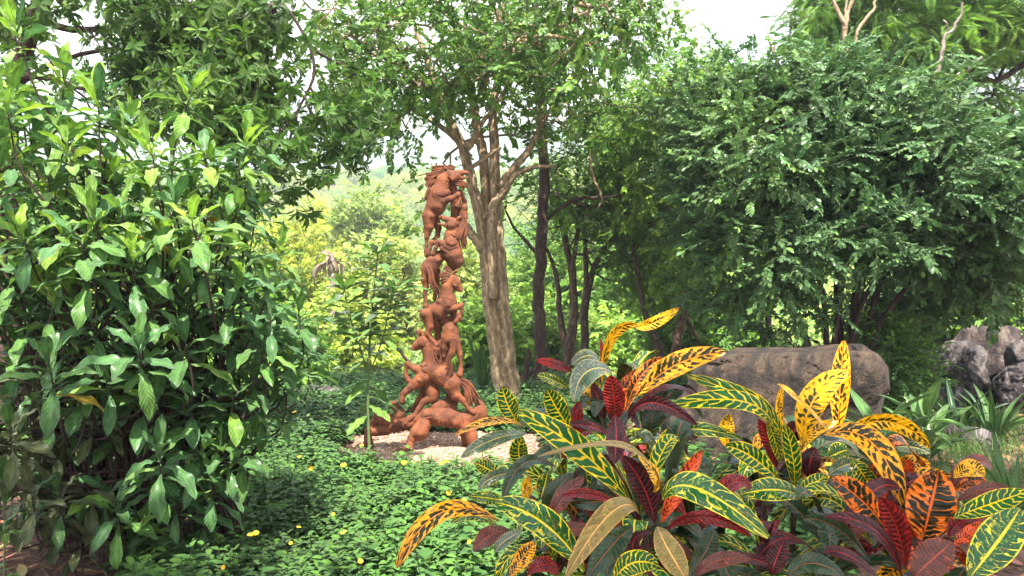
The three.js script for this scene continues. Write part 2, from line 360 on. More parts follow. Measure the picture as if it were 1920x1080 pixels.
{
  // the bed of pale chippings under the sculpture: a sheet and loose stones on it
  const bed = new THREE.MeshStandardMaterial({ map: tex(512, 512, (u, v) => { const a = pn(u * 60, v * 60, 60, 3), b = pn(u * 128, v * 128, 128, 5), c = pfbm(u, v, 4, 4, 8); return lerp3(lerp3([0.46, 0.35, 0.28], [0.70, 0.59, 0.49], a * 0.55 + b * 0.5), [0.46, 0.30, 0.24], sstep(0.55, 0.72, c) * 0.55); }), bumpMap: tex(512, 512, (u, v) => 0.6 * pn(u * 60, v * 60, 60, 3) + 0.4 * pn(u * 128, v * 128, 128, 5), false), bumpScale: 0.02, roughness: 1 });
  const mb = new MB(), N = 64, R = 14, up = V(0, 1, 0);
  const edge = (an) => { let r = 0.4; for (let k = 0; k < 40; k++) { if (gravelEdge(gravelC.x + Math.cos(an) * r * 1.42, gravelC.z + Math.sin(an) * r * 1.12) > 1) break; r += 0.025; } return r; };
  const E = []; for (let a = 0; a < N; a++) E.push(edge(a / N * 2 * Math.PI));
  for (let k = 0; k <= R; k++) for (let a = 0; a < N; a++) { const an = a / N * 2 * Math.PI, r = E[a] * Math.max(k / R, 0.001), x = gravelC.x + Math.cos(an) * r * 1.42, z = gravelC.z + Math.sin(an) * r * 1.12; mb.v(V(x, terrain(x, z) + 0.004 + 0.03 * (1 - k / R) + 0.008 * n3(x * 4, 1, z * 4), z), up, x / 1.1, z / 1.1); }
  for (let k = 0; k < R; k++) for (let a = 0; a < N; a++) { const b = (a + 1) % N, i = k * N + a, j = k * N + b; mb.tri(i, j, j + N); mb.tri(i, j + N, i + N); }
  struct('gravel_bed', mb.geo(true), bed);
  const stone = new THREE.IcosahedronGeometry(1, 1), sp = stone.attributes.position;
  for (let k = 0; k < sp.count; k++) { const q = V(sp.getX(k), sp.getY(k), sp.getZ(k)), s = 1 + 0.35 * n3(q.x * 1.3, q.y * 1.3, q.z * 1.3); sp.setXYZ(k, q.x * s, q.y * s * 0.6, q.z * s * 0.8); }
  stone.computeVertexNormals();
  const r = rngOf(77), list = [];
  for (let k = 0; k < 9000; k++) { const x = gravelC.x + (r() - 0.5) * 3.4, z = gravelC.z + (r() - 0.5) * 2.7; if (gravelEdge(x, z) < 0.97 + 0.1 * r()) list.push([x, z]); }
  const im = shadowed(new THREE.InstancedMesh(stone, new THREE.MeshStandardMaterial({ color: 0xffffff, roughness: 1 }), list.length));
  im.name = 'gravel'; tag(im, 'pale pinkish chippings spread under the rusty horse sculpture', 'gravel', null, 'stuff');
  const e = new THREE.Euler();
  list.forEach(([x, z], i) => { const s = 0.006 + 0.014 * r() * r(), k = r(); e.set(r() * 0.6, r() * 6.3, r() * 0.6); _m.makeRotationFromEuler(e).scale(V(s, s, s)).setPosition(x, terrain(x, z) + 0.012 + 0.02 * Math.max(0, 1 - gravelEdge(x, z)), z); im.setMatrixAt(i, _m); im.setColorAt(i, new THREE.Color().setRGB(mix(0.20, 0.52, k), mix(0.13, 0.42, k * k), mix(0.09, 0.32, k * k))); });
  scene.add(im);
}

// ---------------------------------------------------------------- surface nets: a mesh from a distance field on a grid
function field(lo, hi, cell) {
  const n = [0, 1, 2].map((k) => Math.ceil((hi[k] - lo[k]) / cell) + 1);
  return { lo, cell, n, d: new Float32Array(n[0] * n[1] * n[2]).fill(50) };
}
function capsule(f, a, b, k, sub) { // a, b: [x, y, z, r]; joined with smooth minimum k
  const R = Math.max(a[3], b[3]) + Math.max(k, 0.01) + 2.2 * f.cell, c = f.cell, [nx, ny] = f.n;
  const rng = [0, 1, 2].map((q) => [Math.max(0, Math.floor((Math.min(a[q], b[q]) - R - f.lo[q]) / c)), Math.min(f.n[q] - 1, Math.ceil((Math.max(a[q], b[q]) + R - f.lo[q]) / c))]);
  const bx = b[0] - a[0], by = b[1] - a[1], bz = b[2] - a[2], bb = bx * bx + by * by + bz * bz || 1e-6;
  for (let z = rng[2][0]; z <= rng[2][1]; z++) for (let y = rng[1][0]; y <= rng[1][1]; y++) for (let x = rng[0][0]; x <= rng[0][1]; x++) {
    const px = f.lo[0] + x * c - a[0], py = f.lo[1] + y * c - a[1], pz = f.lo[2] + z * c - a[2];
    const h = clamp((px * bx + py * by + pz * bz) / bb), i = (z * ny + y) * nx + x;
    const d = Math.hypot(px - bx * h, py - by * h, pz - bz * h) - mix(a[3], b[3], h);
    if (sub) { const e = -d, o = f.d[i], m = Math.max(k - Math.abs(o - e), 0) / k; f.d[i] = Math.max(o, e) + m * m * k * 0.25; }
    else { const o = f.d[i], m = Math.max(k - Math.abs(o - d), 0) / k; f.d[i] = Math.min(o, d) - m * m * k * 0.25; }
  }
}
function netsGeo(f, place, colorOf) {
  const [nx, ny, nz] = f.n, D = f.d, id = new Int32Array(nx * ny * nz).fill(-1), mb = new MB(), c = f.cell, z0 = V(0, 1, 0);
  const at = (x, y, z) => (z * ny + y) * nx + x;
  for (let z = 0; z < nz - 1; z++) for (let y = 0; y < ny - 1; y++) for (let x = 0; x < nx - 1; x++) {
    let sx = 0, sy = 0, sz = 0, n = 0;
    const v = [0, 1, 2, 3, 4, 5, 6, 7].map((k) => D[at(x + (k & 1), y + ((k >> 1) & 1), z + (k >> 2))]);
    let neg = 0; for (const q of v) if (q < 0) neg++;
    if (neg === 0 || neg === 8) continue;
    for (let a = 0; a < 8; a++) for (const bit of [1, 2, 4]) { if (a & bit) continue; const b = a | bit; if ((v[a] < 0) === (v[b] < 0)) continue; const t = v[a] / (v[a] - v[b]); sx += (a & 1) + (bit === 1 ? t : 0); sy += ((a >> 1) & 1) + (bit === 2 ? t : 0); sz += (a >> 2) + (bit === 4 ? t : 0); n++; }
    const g = [f.lo[0] + (x + sx / n) * c, f.lo[1] + (y + sy / n) * c, f.lo[2] + (z + sz / n) * c], p = place(g);
    id[at(x, y, z)] = mb.v(p, z0, (p.x + p.z * 0.6) / 0.5, (p.y + p.z * 0.45) / 0.5, colorOf ? colorOf(p) : null);
  }
  const quad = (a, b, cc, d, flip) => { if (a < 0 || b < 0 || cc < 0 || d < 0) return; if (flip) { mb.tri(a, cc, b); mb.tri(a, d, cc); } else { mb.tri(a, b, cc); mb.tri(a, cc, d); } };
  for (let z = 1; z < nz - 1; z++) for (let y = 1; y < ny - 1; y++) for (let x = 1; x < nx - 1; x++) {
    const s = D[at(x, y, z)] < 0;
    if (s !== D[at(x + 1, y, z)] < 0) quad(id[at(x, y - 1, z - 1)], id[at(x, y, z - 1)], id[at(x, y, z)], id[at(x, y - 1, z)], !s);
    if (s !== D[at(x, y + 1, z)] < 0) quad(id[at(x - 1, y, z - 1)], id[at(x - 1, y, z)], id[at(x, y, z)], id[at(x, y, z - 1)], !s);
    if (s !== D[at(x, y, z + 1)] < 0) quad(id[at(x - 1, y - 1, z)], id[at(x, y - 1, z)], id[at(x, y, z)], id[at(x - 1, y, z)], !s);
  }
  return mb.geo(true);
}

// ---------------------------------------------------------------- the sculpture: a column of rusty horses
const SD = 7.42, SS = SD / F, sculptBase = P(800, 540, SD).setY(0);
const rustMap = tex(512, 512, (u, v) => { const a = pfbm(u, v, 5, 5, 61), b = pfbm(u, v, 12, 4, 67), c = pn(u * 100, v * 100, 100, 6); let k = lerp3([0.31, 0.155, 0.078], [0.50, 0.27, 0.13], clamp((a - 0.25) * 1.9)); k = lerp3(k, [0.66, 0.42, 0.22], sstep(0.5, 0.8, b) * 0.3); k = lerp3(k, [0.33, 0.18, 0.14], sstep(0.5, 0.9, c * 0.5 + b * 0.5) * 0.5); return k; });
const rustBump = tex(512, 512, (u, v) => 0.45 * pfbm(u, v, 24, 4, 71) + 0.3 * pn(u * 100, v * 100, 100, 6) + 0.25 * pn(u * 30, v * 30, 30, 2), false);
const rust = new THREE.MeshStandardMaterial({ map: rustMap, bumpMap: rustBump, bumpScale: 0.004, roughness: 0.85, metalness: 0.0, vertexColors: true });
{
  const root = thing('horse_sculpture', 'tall rusty brown sculpture of many horses climbing in a column on pale gravel', 'sculpture', sculptBase);
  const CR = { T: [780, 300, 6], M: [770, 470, 5.4], L: [670, 620, 4.32] };
  const toW = (g) => V((g[0] - 960) * SS - sculptBase.x, EYE - (g[1] - 540) * SS, -SD + g[2] * SS - sculptBase.z);
  const rustTint = (p) => { const k = 1 + 0.25 * fbm3(p.x * 6, p.y * 6, p.z * 6, 3), o = 0.25 * Math.max(0, n3(p.x * 3 + 5, p.y * 2.2, p.z * 3)); return [k * (1 + o * 0.4), k * (1 + o * 0.1), k * (1 - o * 0.3)]; };
  const conv = (cr) => { const [x0, y0, s] = CR[cr]; return ([x, y, z, r]) => [x0 + x / s, y0 + y / s, z, r / s * (r / s < 6.5 ? 0.86 : r / s < 9 ? 0.92 : 0.97)]; };
  function horse(cr, o) {
    const cv = conv(cr), all = [...o.chains, ...(o.hard ?? [])].map((c) => c.map(cv));
    const flat = all.flat(), lo = [0, 1, 2].map((q) => Math.min(...flat.map((p) => p[q] - p[3])) - 6), hi = [0, 1, 2].map((q) => Math.max(...flat.map((p) => p[q] + p[3])) + (q === 2 ? 14 : 6));
    const f = field(lo, hi, 1), run = (cs, k) => { for (const c of cs) { if (c.length === 1) capsule(f, c[0], c[0], k); for (let i = 0; i + 1 < c.length; i++) capsule(f, c[i], c[i + 1], k); } };
    run(o.chains.map((c) => c.map(cv)), (o.k ?? 4) * 0.6);
    run((o.hard ?? []).map((c) => c.map(cv)), 1.3);
    for (const c of o.sub ?? []) { const q = c.map(cv); for (let i = 0; i < q.length; i++) capsule(f, q[i], q[Math.min(i + 1, q.length - 1)], 1.6, true); }
    // bosses and creases laid on the side that faces out
    const front = (x, y) => { const ix = Math.round(x - f.lo[0]), iy = Math.round(y - f.lo[1]); for (let z = f.n[2] - 2; z > 0; z--) if (f.d[(z * f.n[1] + iy) * f.n[0] + ix] < 0) return f.lo[2] + z; return 0; };
    for (const c of o.boss ?? []) { const q = cv([c[0], c[1], 0, c[2]]), z = front(q[0], q[1]) - q[3] * 0.78; capsule(f, [q[0], q[1], z, q[3]], [q[0], q[1], z, q[3]], 1.2); }
    for (const c of o.groove ?? []) { const path = c.map(([x, y, r]) => cv([x, y, 0, (r ?? 1.3) * 0.72 * CR[cr][2]])), pts = []; for (let i = 0; i + 1 < path.length; i++) for (let t = 0; t < 1; t += 0.2) pts.push([0, 1, 2, 3].map((q) => mix(path[i][q], path[i + 1][q], t))); const zz = pts.map((p) => front(p[0], p[1]) + 0.5); pts.forEach((p, i) => { p[2] = zz[i]; }); for (let i = 0; i + 1 < pts.length; i++) if (Math.abs(pts[i][2] - pts[i + 1][2]) < 6) capsule(f, pts[i], pts[i + 1], 1.4, true); }
    const [nx, ny, nz] = f.n;
    for (let z = 0, i = 0; z < nz; z++) for (let y = 0; y < ny; y++) for (let x = 0; x < nx; x++, i++) if (Math.abs(f.d[i]) < 5) { const X = f.lo[0] + x * f.cell, Y = f.lo[1] + y * f.cell, Z = f.lo[2] + z * f.cell; f.d[i] += 0.7 * n3(X * 0.085 + 3, Y * 0.085, Z * 0.085) + 0.3 * n3(X * 0.24, Y * 0.24 + 9, Z * 0.24); }
    const h = part('horse', netsGeo(f, toW, rustTint), rust, root);
    for (const [name, list] of [['mane', o.mane], ['tail', o.tail]]) if (list) {
      const mb = new MB(), r = rngOf(list.length * 31 + lo[1] | 0);
      for (const s of list) {
        const pts = s.pts.map(cv), n = Math.round((s.n ?? 5) * 2);
        for (let k = 0; k < n; k++) {
          const off = (k / Math.max(1, n - 1) - 0.5) * (s.w / CR[cr][2]), ph = r() * 6, L = 0.8 + 0.25 * r();
          const path = smoothPath(pts.map((p, i) => { const a = pts[Math.max(0, i - 1)], b = pts[Math.min(pts.length - 1, i + 1)], dx = b[0] - a[0], dy = b[1] - a[1], l = Math.hypot(dx, dy) || 1, sp = off * (0.5 + (s.fan ?? 0.5) * i / (pts.length - 1)) + 1.0 * Math.sin(i * 1.9 + ph); return toW([p[0] - dy / l * sp, p[1] + dx / l * sp, p[2] + 2.2 * Math.cos(k * 1.7) + r()]); }), 4).slice(0);
          const m = Math.max(4, Math.round(path.length * L)), pp = path.slice(0, m);
          mb.tube(pp, pp.map((_, i) => (s.r ?? 1.75) * SS * (0.55 + 0.75 * Math.sin(Math.PI * Math.min(1, i / (m - 1) * 0.8 + 0.2))) * (i === m - 1 ? 0.35 : 1)), 7, { cap: true, tile: 0.3, color: [0.92, 0.88, 0.86] });
        }
      }
      part(name, mb.geo(), rust, h);
    }
  }
  // the rearing horse on top, head to the right
  horse('T', {
    k: 4.5,
    chains: [
      [[265, 385, 4, 118], [225, 520, 4, 112], [155, 625, 4, 84]],
      [[275, 350, 4, 100], [305, 235, 5, 76], [375, 165, 6, 52]],
      [[395, 165, 6, 52], [450, 190, 6, 58]], [[440, 165, 6, 46], [520, 150, 6, 36], [578, 150, 6, 25]], [[440, 205, 6, 52], [515, 208, 6, 27], [585, 202, 6, 12]],
      [[150, 640, 8, 82], [150, 760, 9, 56], [128, 870, 9, 31], [122, 960, 9, 22], [118, 1025, 9, 24], [122, 1075, 9, 30]],
      [[190, 640, -9, 70], [245, 760, -9, 40], [240, 850, -9, 28], [180, 905, -6, 22]],
      [[320, 450, 9, 62], [400, 445, 12, 38], [480, 392, 13, 27], [500, 450, 11, 18], [470, 525, 11, 34]],
      [[330, 400, -9, 50], [490, 345, -10, 30], [545, 460, -10, 27], [535, 535, -9, 33]],
      [[290, 400, 12, 60], [360, 380, 12, 40]],
    ],
    hard: [[[318, 72, 9, 7], [338, 105, 10, 18], [380, 150, 9, 16]], [[455, 150, 13, 11]], [[575, 145, 9, 10]], [[420, 225, 12, 30]]],
    sub: [[[545, 178, 6, 9], [600, 178, 6, 9]], [[584, 148, 10, 5]], [[458, 152, 15.5, 5]]],
    boss: [[430, 205, 44], [456, 152, 10], [250, 400, 70], [170, 640, 60], [300, 470, 50]], groove: [[[372, 215], [398, 255], [450, 268], [492, 238]], [[240, 420], [320, 438], [392, 400]], [[372, 215], [345, 290], [368, 370], [392, 405]], [[205, 590], [215, 680], [190, 760]], [[440, 140, 0.7], [475, 158, 0.7]], [[584, 150, 0.8], [580, 156, 0.8]], [[230, 560], [300, 570], [340, 540]]],
    mane: [
      { pts: [[400, 120, 6, 0], [330, 95, 6, 0], [240, 105, 6, 0], [170, 120, 4, 0]], n: 6, w: 60 },
      { pts: [[330, 170, 4, 0], [250, 160, 6, 0], [170, 185, 5, 0], [95, 200, 4, 0]], n: 6, w: 80 },
      { pts: [[270, 250, 4, 0], [200, 250, 7, 0], [150, 280, 6, 0], [115, 330, 5, 0]], n: 5, w: 60 },
      { pts: [[215, 320, 5, 0], [170, 340, 7, 0], [140, 400, 6, 0], [125, 470, 5, 0]], n: 5, w: 60 },
      { pts: [[420, 255, 4, 0], [490, 265, 6, 0], [540, 280, 6, 0], [575, 330, 5, 0]], n: 6, w: 70 },
      { pts: [[360, 80, 2, 0], [410, 85, 2, 0], [440, 100, 2, 0]], n: 4, w: 30 },
    ],
  });
  // a second head behind it, turned left
  horse('T', {
    chains: [[[430, 400, -8, 55], [400, 310, -8, 58], [330, 220, -9, 60], [260, 185, -6, 50]], [[250, 185, -3, 48], [170, 195, 0, 38], [115, 215, 2, 26]], [[220, 220, -3, 36], [130, 240, 1, 18]], [[430, 400, -8, 55], [450, 520, -12, 70], [450, 640, -12, 70]]],
    hard: [[[190, 172, 8, 9]], [[270, 130, -2, 16], [240, 95, -2, 6]]], sub: [[[120, 200, 7, 6]]],
    mane: [{ pts: [[500, 600, 2, 0], [545, 680, 4, 0], [550, 800, 4, 0], [540, 960, 4, 0]], n: 5, w: 55 }],
  });
  // the open-mouthed horse turned left
  horse('T', {
    k: 4.5,
    chains: [
      [[455, 730, 4, 62], [410, 850, 4, 88], [395, 960, 4, 108], [410, 1060, 2, 116], [440, 1130, 0, 98], [430, 1180, -2, 70]],
      [[455, 715, 8, 58], [400, 740, 9, 62]], [[420, 690, 9, 44], [330, 668, 9, 36], [262, 645, 9, 24]], [[400, 765, 9, 46], [330, 735, 9, 24], [250, 722, 9, 10]],
      [[330, 960, 13, 55], [262, 930, 17, 34], [228, 1000, 17, 22], [205, 1060, 16, 28]],
      [[330, 960, 8, 55], [220, 940, 12, 26], [185, 930, 14, 32], [168, 1000, 14, 21], [150, 1055, 13, 28]],
      [[500, 600, -4, 45], [540, 540, -2, 42], [545, 640, -3, 40]],
    ],
    hard: [[[455, 690, 14, 18], [488, 660, 15, 19], [518, 634, 15, 5]], [[295, 640, 15, 10]], [[240, 640, 13, 8]], [[300, 1000, 17, 34], [360, 1040, 16, 26]]],
    sub: [[[225, 690, 9, 15], [320, 705, 9, 12]], [[236, 642, 17, 5]]],
    boss: [[410, 745, 46], [294, 645, 10], [400, 940, 80], [440, 700, 24]], groove: [[[350, 765], [390, 808], [450, 795], [476, 740]], [[330, 900], [350, 965], [420, 985], [495, 940]], [[300, 1000], [380, 1030], [490, 990]], [[280, 636, 0.7], [310, 652, 0.7]], [[245, 642, 0.8], [250, 648, 0.8]], [[400, 850], [440, 880], [500, 860]]],
    mane: [
      { pts: [[500, 690, 6, 0], [520, 760, 11, 0], [500, 850, 14, 0], [480, 920, 14, 0]], n: 6, w: 60 },
      { pts: [[530, 690, 4, 0], [550, 790, 8, 0], [540, 900, 8, 0], [560, 1010, 6, 0]], n: 6, w: 55 },
    ],
  });
  // the one seen from behind, at the left
  horse('M', {
    k: 4,
    chains: [
      [[190, 175, 6, 88], [235, 115, 6, 78], [290, 60, 2, 66]], [[175, 210, 8, 70], [150, 290, 8, 48], [158, 370, 8, 33], [148, 450, 8, 23], [156, 505, 8, 26], [160, 565, 9, 36]],
      [[240, 210, -8, 60], [262, 380, -8, 30], [235, 480, -8, 26]], [[210, 100, 14, 36], [280, 95, 14, 40]],
    ],
    tail: [{ pts: [[180, 170, 20, 0], [220, 235, 23, 0], [232, 320, 22, 0], [268, 400, 18, 0], [262, 475, 14, 0]], n: 6, w: 55 }],
  });
  // the leaping horse in the middle, head to the right
  horse('M', {
    k: 4.5,
    chains: [
      [[375, 520, 4, 100], [285, 605, 4, 94], [170, 640, 4, 78]], [[365, 470, 4, 84], [375, 370, 5, 64], [425, 290, 6, 50]],
      [[440, 290, 6, 50], [465, 325, 6, 46]], [[455, 300, 6, 42], [495, 360, 6, 33], [512, 405, 6, 25]], [[440, 340, 6, 38], [490, 405, 6, 20]],
      [[175, 660, 9, 76], [200, 760, 11, 42], [176, 838, 11, 28], [215, 890, 12, 21], [252, 925, 12, 28]],
      [[200, 660, -10, 70], [270, 780, -10, 46], [270, 930, -10, 30]],
      [[390, 585, 11, 50], [460, 585, 14, 33], [522, 548, 15, 25], [522, 620, 14, 18], [498, 672, 14, 24], [462, 715, 13, 30]],
      [[380, 600, -9, 50], [470, 650, -11, 35], [500, 700, -11, 28]],
      [[330, 720, -6, 50], [440, 690, -8, 40]],
    ],
    hard: [[[430, 240, 9, 20], [465, 208, 10, 19], [492, 178, 9, 5]], [[415, 250, 2, 18], [452, 215, 2, 17], [476, 190, 2, 5]], [[492, 320, 13, 9]], [[516, 396, 12, 8]], [[452, 350, 11, 26]], [[300, 520, 14, 40], [430, 530, 13, 26]], [[82, 612, 6, 10], [105, 600, 6, 14]]],
    sub: [[[521, 396, 15, 4]], [[495, 425, 6, 5], [520, 420, 6, 5]]],
    boss: [[440, 320, 34], [492, 322, 9], [160, 640, 60], [380, 540, 50]], groove: [[[408, 320], [428, 368], [462, 376]], [[365, 480], [410, 498], [444, 520]], [[240, 640], [240, 720], [228, 780]], [[345, 590], [370, 640], [420, 640]], [[480, 314, 0.7], [505, 330, 0.7]], [[500, 415, 0.7], [525, 405, 0.7]]],
    mane: [{ pts: [[420, 215, 6, 0], [370, 180, 7, 0], [330, 190, 7, 0]], n: 4, w: 36 }, { pts: [[400, 250, 8, 0], [350, 240, 10, 0], [300, 275, 8, 0]], n: 5, w: 50 }, { pts: [[385, 300, 8, 0], [340, 295, 10, 0], [305, 320, 8, 0]], n: 4, w: 40 }],
  });
  // the rump seen from behind, at the right
  horse('L', {
    k: 4,
    chains: [
      [[758, -10, 5, 66], [760, 60, 5, 72]], [[725, 60, 6, 50], [712, 130, 7, 36], [704, 205, 7, 20]], [[795, 90, 5, 46], [830, 190, 5, 25], [840, 280, 6, 18], [838, 320, 6, 24], [832, 350, 8, 30]],
      [[700, 120, -8, 60], [690, 260, -8, 60], [740, 330, -6, 50]],
    ],
    groove: [[[775, 0], [785, 60], [770, 120]], [[735, 100], [722, 160]]],
    tail: [{ pts: [[782, 60, 20, 0], [778, 150, 22, 0], [745, 230, 20, 0], [765, 300, 18, 0], [735, 380, 20, 0]], n: 6, w: 44 }],
  });
  // the galloping horse, head to the left
  horse('L', {
    k: 4.5,
    chains: [
      [[590, 310, 4, 84], [690, 365, 4, 84], [780, 415, 4, 72]], [[600, 270, 4, 76], [585, 180, 5, 54], [550, 90, 6, 46]],
      [[545, 75, 6, 44], [520, 100, 6, 44]], [[530, 75, 6, 40], [485, 112, 6, 31], [455, 138, 6, 24]], [[520, 115, 6, 36], [475, 150, 6, 17]],
      [[530, 320, 10, 50], [470, 300, 13, 31], [415, 262, 14, 23], [400, 340, 13, 16], [404, 368, 13, 22], [422, 400, 13, 28]],
      [[540, 370, 11, 62], [450, 445, 14, 38], [380, 505, 14, 26], [368, 560, 14, 30]],
      [[520, 420, -8, 50], [430, 470, -9, 30], [360, 520, -8, 28]],
      [[770, 440, 11, 72], [800, 515, 13, 44], [860, 556, 13, 27], [900, 620, 13, 20], [942, 652, 13, 28]],
      [[770, 420, -8, 60], [790, 540, -10, 44], [770, 620, -9, 38]],
    ],
    hard: [[[535, 35, 10, 18], [522, 5, 11, 17], [508, -20, 11, 5]], [[505, 38, 3, 16], [492, 10, 2, 15], [482, -8, 2, 5]], [[505, 78, 13, 9]], [[452, 128, 13, 8]], [[540, 280, 14, 30], [600, 260, 14, 24]], [[640, 150, 12, 34], [640, 185, 12, 30]], [[645, 110, 13, 26]]],
    sub: [[[448, 132, 15, 5]], [[440, 158, 6, 5], [480, 158, 6, 4]]],
    boss: [[528, 98, 34], [504, 78, 9], [560, 310, 44], [775, 420, 56], [520, 390, 40]], groove: [[[505, 118], [530, 140], [562, 118]], [[500, 272], [550, 292], [580, 268]], [[560, 350], [575, 410], [540, 450]], [[735, 380], [715, 440], [735, 505]], [[490, 74, 0.7], [518, 84, 0.7]], [[448, 130, 0.8], [452, 136, 0.8]], [[442, 160, 0.7], [478, 156, 0.7]], [[620, 430], [680, 450], [720, 440]]],
    mane: [{ pts: [[580, 60, 8, 0], [610, 150, 12, 0], [620, 220, 13, 0], [650, 270, 12, 0]], n: 6, w: 50 }, { pts: [[600, 150, 12, 0], [610, 220, 16, 0], [600, 265, 16, 0]], n: 4, w: 40 }],
    tail: [{ pts: [[840, 390, 8, 0], [900, 430, 11, 0], [935, 500, 11, 0], [985, 580, 9, 0]], n: 6, w: 60 }, { pts: [[850, 410, 8, 0], [890, 480, 12, 0], [905, 560, 12, 0], [925, 625, 10, 0]], n: 5, w: 50 }],
  });
  // hind legs that reach down to the base
  horse('L', { k: 4, chains: [[[580, 430, -4, 60], [610, 500, 0, 62], [610, 540, 2, 48], [540, 575, 4, 31], [500, 630, 6, 23], [470, 680, 8, 21], [425, 705, 10, 28], [400, 740, 10, 30]], [[560, 470, -9, 50], [520, 540, -9, 36], [470, 600, -7, 24], [445, 640, -6, 22], [440, 650, -6, 24]], [[760, 530, -6, 46], [740, 590, -3, 48], [770, 620, 0, 40]]] });
  // the arched body of the base
  horse('L', {
    k: 4.5,
    chains: [
      [[420, 765, 2, 34], [480, 715, 2, 42], [560, 680, 4, 56], [650, 690, 6, 76], [750, 702, 6, 78], [840, 728, 4, 64], [920, 700, 2, 62], [990, 650, 0, 56], [995, 720, 0, 54]],
      [[540, 760, 14, 62], [512, 805, 20, 74], [452, 855, 26, 32], [440, 900, 30, 31], [432, 938, 34, 44], [360, 965, 40, 44], [345, 1010, 44, 30]],
      [[880, 760, 4, 70], [925, 850, 6, 52], [940, 905, 8, 48]], [[850, 780, -10, 60], [875, 860, -12, 42], [880, 920, -12, 40]],
      [[640, 620, 2, 50], [740, 590, 0, 40], [780, 620, 2, 34]],
      [[990, 600, -2, 40], [1010, 680, 0, 50]],
    ],
    boss: [[515, 800, 56], [690, 710, 50], [790, 730, 46], [620, 680, 40], [432, 940, 34]], groove: [[[530, 745, 1.8], [555, 690, 1.8], [630, 672, 1.6]], [[592, 800, 1.8], [600, 745, 1.8], [690, 700, 1.6]], [[745, 700, 1.7], [770, 790, 1.7]], [[850, 680, 1.8], [862, 765, 1.8]], [[440, 860], [470, 880]], [[930, 640], [960, 660], [950, 690]]],
  });
  // the fore part of the base at the left
  horse('L', {
    k: 5,
    chains: [
      [[300, 600, 0, 36], [345, 665, 2, 46], [330, 760, 4, 50], [410, 750, 4, 46], [470, 740, 2, 40]], [[170, 700, 0, 48], [250, 725, 2, 54], [320, 775, 4, 48]],
      [[240, 800, 2, 46], [150, 815, 2, 40], [92, 805, 2, 32], [88, 860, 4, 32], [95, 905, 6, 40], [120, 930, 8, 26]], [[160, 720, -8, 40], [100, 790, -8, 34]],
      [[270, 590, -4, 20], [310, 630, 0, 30]],
    ],
    boss: [[340, 680, 40], [200, 715, 44], [290, 770, 40]], groove: [[[250, 680, 1.7], [270, 740, 1.7], [330, 740, 1.6]], [[380, 720, 1.6], [400, 780, 1.6]]],
  });
}

// ---------------------------------------------------------------- trees in the middle
const leafBright = leafMat(0.11, 0.235, 0.04, { t: 0.45, gloss: 0.8, gr: 0.28 });
const leafDeep = leafMat(0.075, 0.165, 0.052, { t: 0.35, gloss: 0.8, gr: 0.3 });
const leafOlive = leafMat(0.07, 0.155, 0.022, { t: 0.5, gloss: 0.5 });
const leafLight = leafMat(0.145, 0.28, 0.045, { t: 0.5, gloss: 0.35 });
const leafYellow = leafMat(0.27, 0.37, 0.10, { t: 0.5, gloss: 0.25 });
const leafFeather = leafMat(0.13, 0.265, 0.03, { t: 0.5, gloss: 0.2 });
const leafFar = leafMat(0.26, 0.37, 0.08, { t: 0.45, gloss: 0.1 });

